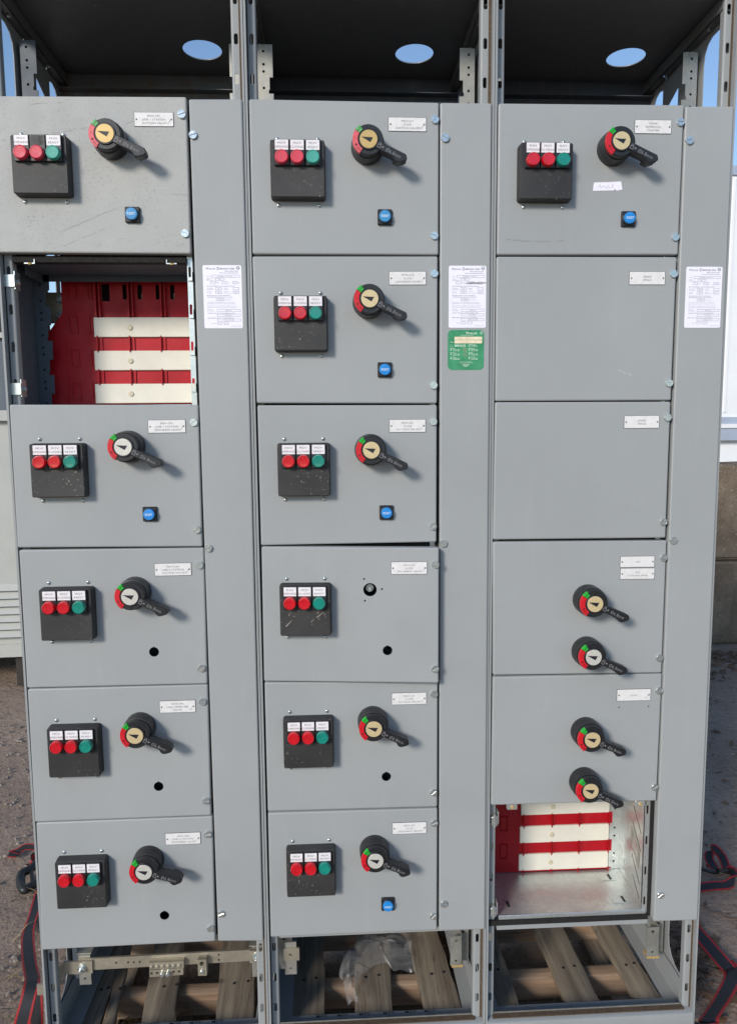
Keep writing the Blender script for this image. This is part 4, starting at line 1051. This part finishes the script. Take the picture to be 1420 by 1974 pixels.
wire_panel(2, [(1321.4, 204), (1414.7, 204), (1344.3, 1775), (1259.8, 1777.5)], [(1329.5, 269.4), (1298.5, 1042), (1272.8, 1727.5)], (1355, 573))
# smear across the middle sticker
link('sticker_scuff', MB().prism([(-.008, -.001), (.006, -.0022), (.021, -.0022), (.0395, -.0008), (.039, .0012), (.028, .0014), (.018, .0012), (.012, .0026), (.004, .0010)], [(-.0004, 0), (-.0008, 0)]).mesh('sticker_scuff', 'engrave', 0), d, P(900.5, 545)-off)

# scratches and splashes that the photograph shows on single doors
doors = {o.get('label', ''): o for c_ in CAB for o in c_.children if o.name.startswith('door') and o.get('label')}
def scratch(dr, pts, w_, mat, name='scratch', jit=.0006, y=-.0003):
    off_ = Vector(dr.location)+Vector(dr.parent.location); r = random.Random(len(pts)*7+int(pts[0][0])); mb = MB(); out = []
    P2 = [P(u, v)-off_ for u, v in pts]
    for a, b in zip(P2[:-1], P2[1:]):
        for k_ in range(8): t_ = k_/8; q = a.lerp(b, t_); out.append((q.x+r.gauss(0, jit*.3), q.z+r.gauss(0, jit)))
    out.append((P2[-1].x, P2[-1].z))
    for a, b in zip(out[:-1], out[1:]):
        if r.random() < .8: line_into(mb, [a, b], w_*r.uniform(.4, 1.3), 0, y)
    link(name, mb.mesh(name, mat, 0), dr)
D_ = lambda key: [o for l_, o in doors.items() if key in l_][0]
d0 = D_('MOV-291'); d20 = D_('REVERSING')
for pts in ([(3, 271), (70, 262), (130, 251), (168, 246)], [(112, 478), (150, 462), (220, 433)], [(318, 374), (350, 374), (366, 376)], [(236, 240), (262, 233)], [(60, 200), (140, 196)], [(120, 445), (180, 420), (226, 400)]):
    scratch(d0, pts, .0005, 'worn_dark')
scratch(d20, [(974, 461), (1010, 464), (1050, 465), (1098, 463)], .0013, 'worn_dark')
sp_ = [o for o in CAB[2].children if o.name.startswith('door') and 'SPACE' in (o.get('label') or '')]
scratch(sp_[0], [(1190, 712), (1205, 719), (1219, 724)], .0007, 'white_ink')
d13 = D_('MOV-223')
for (u0, v0, u1, v1, w_) in ((553, 1207, 564, 1195, .0022), (558, 1187, 561, 1180, .0012), (612, 1189, 625, 1178, .002), (601, 1198, 607, 1192, .0014), (613, 1181, 616, 1178, .002), (615, 1193, 618, 1190, .0012), (626, 1180, 630, 1190, .0009), (603, 1203, 604, 1202, .0018)):
    q0, q1 = P(u0, v0, -.0247), P(u1, v1, -.0247); off_ = Vector(d13.location)+Vector(d13.parent.location); mb = MB()
    a, b = (q0-off_), (q1-off_); n_ = 6
    for k_ in range(n_): line_into(mb, [(a.x+(b.x-a.x)*k_/n_, a.z+(b.z-a.z)*k_/n_), (a.x+(b.x-a.x)*(k_+1.05)/n_, a.z+(b.z-a.z)*(k_+1.05)/n_)], w_*(1-.75*k_/n_), 0, -.0250)
    link('paint_splash', mb.mesh('paint_splash', 'splash', 0), d13)

# spindle behind the missing handle
pz = P(712.6, 1134.2); off = Vector((SW, 0, ZB))
mb = MB(); mb.tube([(pz.x, .004, pz.z), (pz.x, .06, pz.z)], .0085, 14); mb.box(pz.x-.003, pz.x+.003, -.004, .004, pz.z-.003, pz.z+.003)
sp = link('switch_shaft', mb.mesh('switch_shaft', 'galv', 40), CAB[1], -off)
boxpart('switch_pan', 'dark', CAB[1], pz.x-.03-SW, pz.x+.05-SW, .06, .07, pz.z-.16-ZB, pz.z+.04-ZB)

# ---- ground bar in the left section bottom, splice stubs, marker writing
def lower_bits():
    off = Vector((0, 0, ZB)); t = CAB[0]; Y = .06
    S = lambda n, mb, m_, ang=0, par=t, o=off: link(n, mb.mesh(n, m_, ang), par, -o)
    bar = S('ground_bar', MB().plate([(.06, .2655), (.487, .271), (.487, .2995), (.06, .294)], [circ(x, z, .0028, 8) for x, z in ((.148, .2815), (.176, .281), (.189, .281), (.203, .281), (.388, .277), (.388, .290))], .005, lambda a, b, w_: (a, Y+w_, b)), 'tin')
    br = MB().box(.0275, .094, Y-.006, Y-.0002, .262, .293); br.add([(.0275, Y-.006, .262), (.0275, Y-.006, .293), (.0275, Y-.0002, .293), (.0275, Y-.0002, .262), (.012, .024, .240), (.012, .024, .285), (.0165, .024, .285), (.0165, .024, .240)], [(0, 1, 5, 4), (1, 2, 6, 5), (2, 3, 7, 6), (3, 0, 4, 7), (4, 5, 6, 7)])
    link('ground_bar_bracket', br.mesh('ground_bar_bracket', 'tin', 0), bar)
    link('ground_bar_bracket', MB().box(.461, .494, Y-.006, Y-.0002, .270, .301).mesh('ground_bar_bracket', 'tin', 0), bar)
    bolt = cached('gb', lambda: MB().prism(circ(0, 0, .0105, 20), [(0, 0), (-.0018, 0)]).prism(circ(0, 0, .008, 6), [(-.0018, 0), (-.0085, 0), (-.0095, .001)]).prism(circ(0, 0, .0042, 12), [(-.009, 0), (-.016, 0), (-.017, .001)]).mesh('bolt', 'zinc', 30))
    link('bolt', bolt, bar, (.0705, Y-.006, .277)); link('bolt', bolt, bar, (.478, Y-.006, .286))
    mb = MB().plate([(.228, .2525), (.306, .2545), (.306, .2715), (.228, .2695)], [circ(.233+i*.0128, .2617+i*.0003, .0032, 10) for i in range(6)], .014, lambda a, b, w_: (a, Y-.0145+w_, b))
    lug = link('lug_strip', mb.mesh('lug_strip', 'tin', 0), bar)
    link('lug_top', MB().box(.228, .308, Y-.0145, Y-.0003, .2722, .289).mesh('lug_top', 'tin', 0), bar)
    for i in range(6): link('lug_screw', cached('lsc', lambda: MB().prism(circ(0, 0, .0042, 10), [(0, 0), (-.003, 0), (-.0035, .001)]).mesh('lug_screw', 'tin', 30)), bar, (.2335+i*.0128, Y-.0145, .279))
    for x in (.2585, .2715): link('lug_screw', cached('lsc2', lambda: MB().prism(circ(0, 0, .0048, 12), [(0, 0), (-.009, 0), (-.010, .001)]).mesh('lug_screw', 'zinc', 30)), bar, (x, Y-.0145, .2625))
    link('lug', MB().plate([(.341, .2515), (.361, .2515), (.361, .2925), (.341, .2925)], [circ(.3505, .262, .005, 12), circ(.3505, .282, .0055, 12)], .016, lambda a, b, w_: (a, Y-.0165+w_, b)).mesh('lug', 'tin', 0), bar)
    link('lug_screw', cached('lsc2', lambda: None), bar, (.3505, Y-.0105, .262))
    # small galvanised brackets under the bar
    for x, X in ((.072, 0), (.478, 0)):
        S('bar_support', MB().plate([(x-.013, .225), (x+.014, .225), (x+.014, .30), (x-.013, .30)], [circ(x, .2405, .003, 8)], .003, lambda a, b, w_: (a, Y+.0055+w_, b)).box(x-.02, x+.016, Y+.0088, .14, .3002, .303), 'galv_dull')
    # splice stub sticking out of the left side
    S('splice_stub', MB().plate([(-.034, .216), (.012, .216), (.012, .243), (-.034, .243)], [slot(-.014, .23, .012, .006)[::1]], .004, lambda a, b, w_: (a, .05+w_, b)), 'tin')
    # middle section: bracket with slot at the left
    o1 = Vector((SW, 0, ZB)); t1 = CAB[1]
    a, b = P(546, 1830, .04), P(577, 1852, .04)
    S('ground_bar_bracket', MB().plate([(a.x, b.z), (b.x, b.z), (b.x, a.z), (a.x, a.z)], [rrect((a.x+b.x)/2-.006, (a.x+b.x)/2+.006, (a.z+b.z)/2-.003, (a.z+b.z)/2+.003, .0029, 3)], .005, lambda a_, b_, w_: (a_, .04+w_, b_)), 'tin', 0, t1, o1)
    a, b = P(549, 1854, .048), P(572, 1877, .048)
    S('bar_support', MB().plate([(a.x, b.z), (b.x, b.z), (b.x, a.z+.05), (a.x, a.z+.05)], [circ((a.x+b.x)/2, (a.z+b.z)/2, .003, 8)], .003, lambda a_, b_, w_: (a_, .0455+w_, b_)), 'galv_dull', 0, t1, o1)
    for s, u0, u1, v0, v1 in ((1, 868, 889, 1806, 1861), (2, 1247, 1268, 1789, 1844)):
        a, b = P(u0, v0, .12), P(u1, v1, .12); o = Vector((s*SW, 0, ZB))
        S('support_channel', MB().plate([(a.x, b.z), (b.x, b.z), (b.x, a.z), (a.x, a.z)], [circ((a.x+b.x)/2, a.z-.012, .004, 10), circ((a.x+b.x)/2, b.z+.012, .003, 10)], .0025, lambda a_, b_, w_: (a_, .12+w_, b_)).box(b.x-.0002, b.x+.0018, .1225, .148, b.z, a.z), 'galv_dull', 0, CAB[s], o)
        S('insulator_block', MB().box(a.x+.004, b.x+.004, .124, .146, b.z-.009, b.z-.0005), 'gold', 0, CAB[s], o)
    for s, words in ((0, (('MOV', '291', 252), ('MOV', '293', 297), ('- - -', '', 319), ('MOV', '294', 338), ('MOV', '295', 377), ('MOV', '296', 420))), (1, (('MOV', '211', 620), ('MOV', '213', 660), ('MOV', '221', 702), ('- - -', '', 725), ('MOV', '223', 748), ('MOV', '231', 790), ('MOV', '233', 827)))):
        for i, (a_, b_, u) in enumerate(words):
            p = PZ(u, (1974-(u-240)*.045) if s == 0 else 1958-(u-620)*.06, .1014); mb = MB()
            text_into(mb, a_, 0, .0075, .0085, thin=.004, shear=.15, rot=R_(2)); text_into(mb, b_ or '.', .001, -.006, .0085, thin=.004, shear=.1, rot=R_(1))
            link('marker_writing', mb.mesh('marker_writing', 'ink_black', 0), CAB[s], (p.x-s*SW, min(max(p.y, .050), .072), .1016-ZB), (R_(-90), 0, R_(rng.uniform(-3, 3))))
lower_bits()

# ================================================================== LOOSE THINGS
def spline(pts, n=10):
    pts = [Vector(p) for p in pts]; o = []
    for i in range(len(pts)-1):
        p0, p1, p2, p3 = pts[max(i-1, 0)], pts[i], pts[i+1], pts[min(i+2, len(pts)-1)]
        for k_ in range(n):
            t = k_/n; o.append(.5*((2*p1)+(p2-p0)*t+(2*p0-5*p1+4*p2-p3)*t*t+(3*p1-p0-3*p2+p3)*t**3))
    return o+[pts[-1]]
def ribbon(mb, path, sides, w_, th=.0022):
    """woven strap: black with red edge bands"""
    pa = spline(path, 10); sd = spline(sides, 10)
    cols = [-.5, -.36, .36, .5]; vs = []
    for i, (p, s_) in enumerate(zip(pa, sd)):
        d = (pa[min(i+1, len(pa)-1)]-pa[max(i-1, 0)]).normalized(); s_ = (s_-d*s_.dot(d)).normalized(); nn = d.cross(s_)
        for q in cols: vs.append(p+s_*q*w_+nn*th*.5)
        for q in cols: vs.append(p+s_*q*w_-nn*th*.5)
    o = len(mb.v); mb.v += [tuple(v) for v in vs]
    for i in range(len(pa)-1):
        a, b = o+i*8, o+(i+1)*8
        for q in range(3):
            mi = 0 if q == 1 else 1
            mb.f += [(a+q, a+q+1, b+q+1, b+q), (a+4+q, b+4+q, b+5+q, a+5+q)]; mb.mi += [mi, mi]
        mb.f += [(a, b, b+4, a+4), (a+3, a+7, b+7, b+3)]; mb.mi += [1, 1]
def strap_left():
    t = bpy.data.objects.new('ratchet_strap', None); COL.objects.link(t); tag(t, 'black strap with red edges and a black rubber handle hanging by the left cabinet', 'strap', 'cargo straps')
    g = lambda u, v, z=.012: PZ(u, v, z)
    mb = MB()
    X, Z = Vector((1, 0, 0)), Vector((0, 0, 1))
    ribbon(mb, [g(80, 1715), g(66, 1760), g(54, 1800, .03), P(56, 1850, .33), P(61, 1880, .22), P(62, 1893, .10), P(52, 1935, .05), P(38, 1990, .035), P(28, 2040, .03)],
           [Vector((1, .2, 0)), Vector((.8, .5, .3)), Vector((.9, .2, .2)), X, X, Vector((1, .15, 0)), Vector((.95, 0, .2)), Vector((.95, 0, .25)), Vector((.95, 0, .25))], .036)
    link('webbing', mb.mesh('webbing', ['web', 'web_red'], 30), t)
    mb = MB(); ribbon(mb, [P(66, 1900, .12), P(69, 1940, .10), P(70, 1990, .09), P(70, 2060, .09)], [X, X, X, X], .034); link('webbing', mb.mesh('webbing', ['web', 'web_red'], 30), t)
    mb = MB(); ribbon(mb, [g(74, 1634), g(50, 1633, .02), g(34, 1642), g(19, 1647), g(34, 1650)], [Z, Vector((0, .5, 1)), Vector((0, .7, .7)), Vector((0, .9, .4)), Vector((0, 1, .1))], .022); link('webbing', mb.mesh('webbing', ['web', 'web_red'], 30), t)
    mb = MB(); ribbon(mb, [g(74, 1650, .02), g(62, 1654, .03), g(58, 1668, .02)], [Z, Z, Vector((0, 1, .3))], .03); link('webbing', mb.mesh('webbing', ['web_red', 'web'], 30), t)
    mb = MB(); mb.tube(spline([g(72, 1664, .03), g(58, 1676, .03), g(42, 1685, .03), g(40, 1702, .02), g(46, 1716, .02), g(58, 1710, .02), g(74, 1700, .025)], 6), .0145, 10)
    mb.tube([g(60, 1676, .03), g(63, 1700, .02)], .0065, 8); link('grip', mb.mesh('grip', 'rubber', 60), t)
strap_left()
def strap_right():
    t = bpy.data.objects.new('ratchet_strap', None); COL.objects.link(t); tag(t, 'black strap with red edges and hooks lying on the ground beside the right cabinet', 'strap', 'cargo straps')
    g = lambda u, v, z=.012: PZ(u, v, z)
    Z = Vector((0, 0, 1)); A = Vector((.75, .65, .1))
    def R2(path, sides, w_):
        mb = MB(); ribbon(mb, path, sides, w_); link('webbing', mb.mesh('webbing', ['web', 'web_red'], 30), t)
    R2([g(1378, 1676, .02), g(1366, 1655, .03), g(1373, 1636, .05), g(1390, 1650, .035), g(1400, 1676, .02)], [Vector((1, .5, .2)), Vector((1, .3, .3)), Vector((.6, .3, .8)), Vector((1, -.1, .3)), Vector((1, -.1, .2))], .03)
    R2([g(1345, 1712), g(1375, 1708, .014), g(1402, 1706, .016), g(1416, 1692, .02), g(1411, 1680, .018), g(1402, 1676, .016)], [Vector((0, 1, .6)), Vector((0, 1, .6)), Vector((0, 1, .5)), Vector((.7, .2, .8)), Vector((.4, -.5, .8)), Vector((.3, -1, .6))], .03)
    R2([g(1325, 1778), g(1350, 1805), g(1375, 1835), g(1404, 1868, .016)], [A, A, A, A], .044)
    R2([g(1396, 1856, .006), g(1411, 1874, .014), g(1409, 1892, .022), g(1392, 1925, .022), g(1368, 1962, .03), g(1362, 1974, .03), g(1335, 1972, .04)], [Vector((1, .5, .1)), Vector((1, .2, .3)), Vector((1, 0, .35)), Vector((1, -.1, .4)), Vector((1, -.1, .4)), Vector((.8, -.4, .4)), Vector((.2, -1, .3))], .05)
    for (u, v) in ((1368, 1676), (1396, 1676)):
        mb = MB(); c = g(u, v, .012); pts = [(c.x+.028*math.cos(a), c.y+.019*math.sin(a), c.z+.004*math.sin(2*a)) for a in [i*math.pi*1.75/16+2.4 for i in range(17)]]
        mb.tube(pts, .0055, 8); link('hook', mb.mesh('hook', 'rubber', 60), t)
    mb = MB(); mb.tube(spline([g(1352, 1745, .004), g(1370, 1758, .004), g(1384, 1760, .006), g(1400, 1770, .004), g(1420, 1772, .004)], 6), .0016, 6)
    tw = link('twig', mb.mesh('twig', 'leaf', 60)); tag(tw, 'thin brown twig lying on the asphalt below the strap hooks', 'twig')
strap_right()
def bag():
    n, m_ = 46, 60; vs = []
    c0 = P(700, 1815, .26); r = random.Random(4)
    path = spline([PZ(672, 1945, .101), PZ(662, 1905, .104), PZ(658, 1872, .11), PZ(676, 1832, .118), PZ(705, 1806, .122), PZ(745, 1806, .118), PZ(786, 1814, .105)], 10)
    path2 = spline([PZ(690, 1948, .100), PZ(685, 1915, .102), PZ(692, 1888, .104), PZ(715, 1872, .104), PZ(742, 1868, .104), PZ(768, 1876, .102), PZ(798, 1880, .100)], 10)
    for i in range(n+1):
        for j in range(m_+1):
            u, v = j/m_, i/n
            a = path[int(u*(len(path)-1))]; b = path2[int(u*(len(path2)-1))]
            ff = u*(len(path)-1); k_ = int(min(ff, len(path)-2)); fr_ = ff-k_
            a = path[k_].lerp(path[k_+1], fr_); b = path2[k_].lerp(path2[k_+1], fr_)
            p = a.lerp(b, v); arch = math.sin(math.pi*v)
            q = Vector((u*4.2, v*1.7, 0))
            f = abs(noise.noise(q*.9))*.034+abs(noise.noise(q*2.3+Vector((3, 1, 0))))*.013
            p = p+Vector((noise.noise(q*1.3+Vector((9, 0, 0)))*.016, noise.noise(q*1.3+Vector((0, 9, 0)))*.016, arch*.016+f))
            vs.append(p)
    mb = MB(); mb.add(vs, [(i*(m_+1)+j, i*(m_+1)+j+1, (i+1)*(m_+1)+j+1, (i+1)*(m_+1)+j) for i in range(n) for j in range(m_)])
    o = link('plastic_bag', mb.mesh('plastic_bag', 'film', 35)); tag(o, 'crumpled clear plastic bag lying on the pallet boards under the middle cabinet', 'plastic bag')
bag()
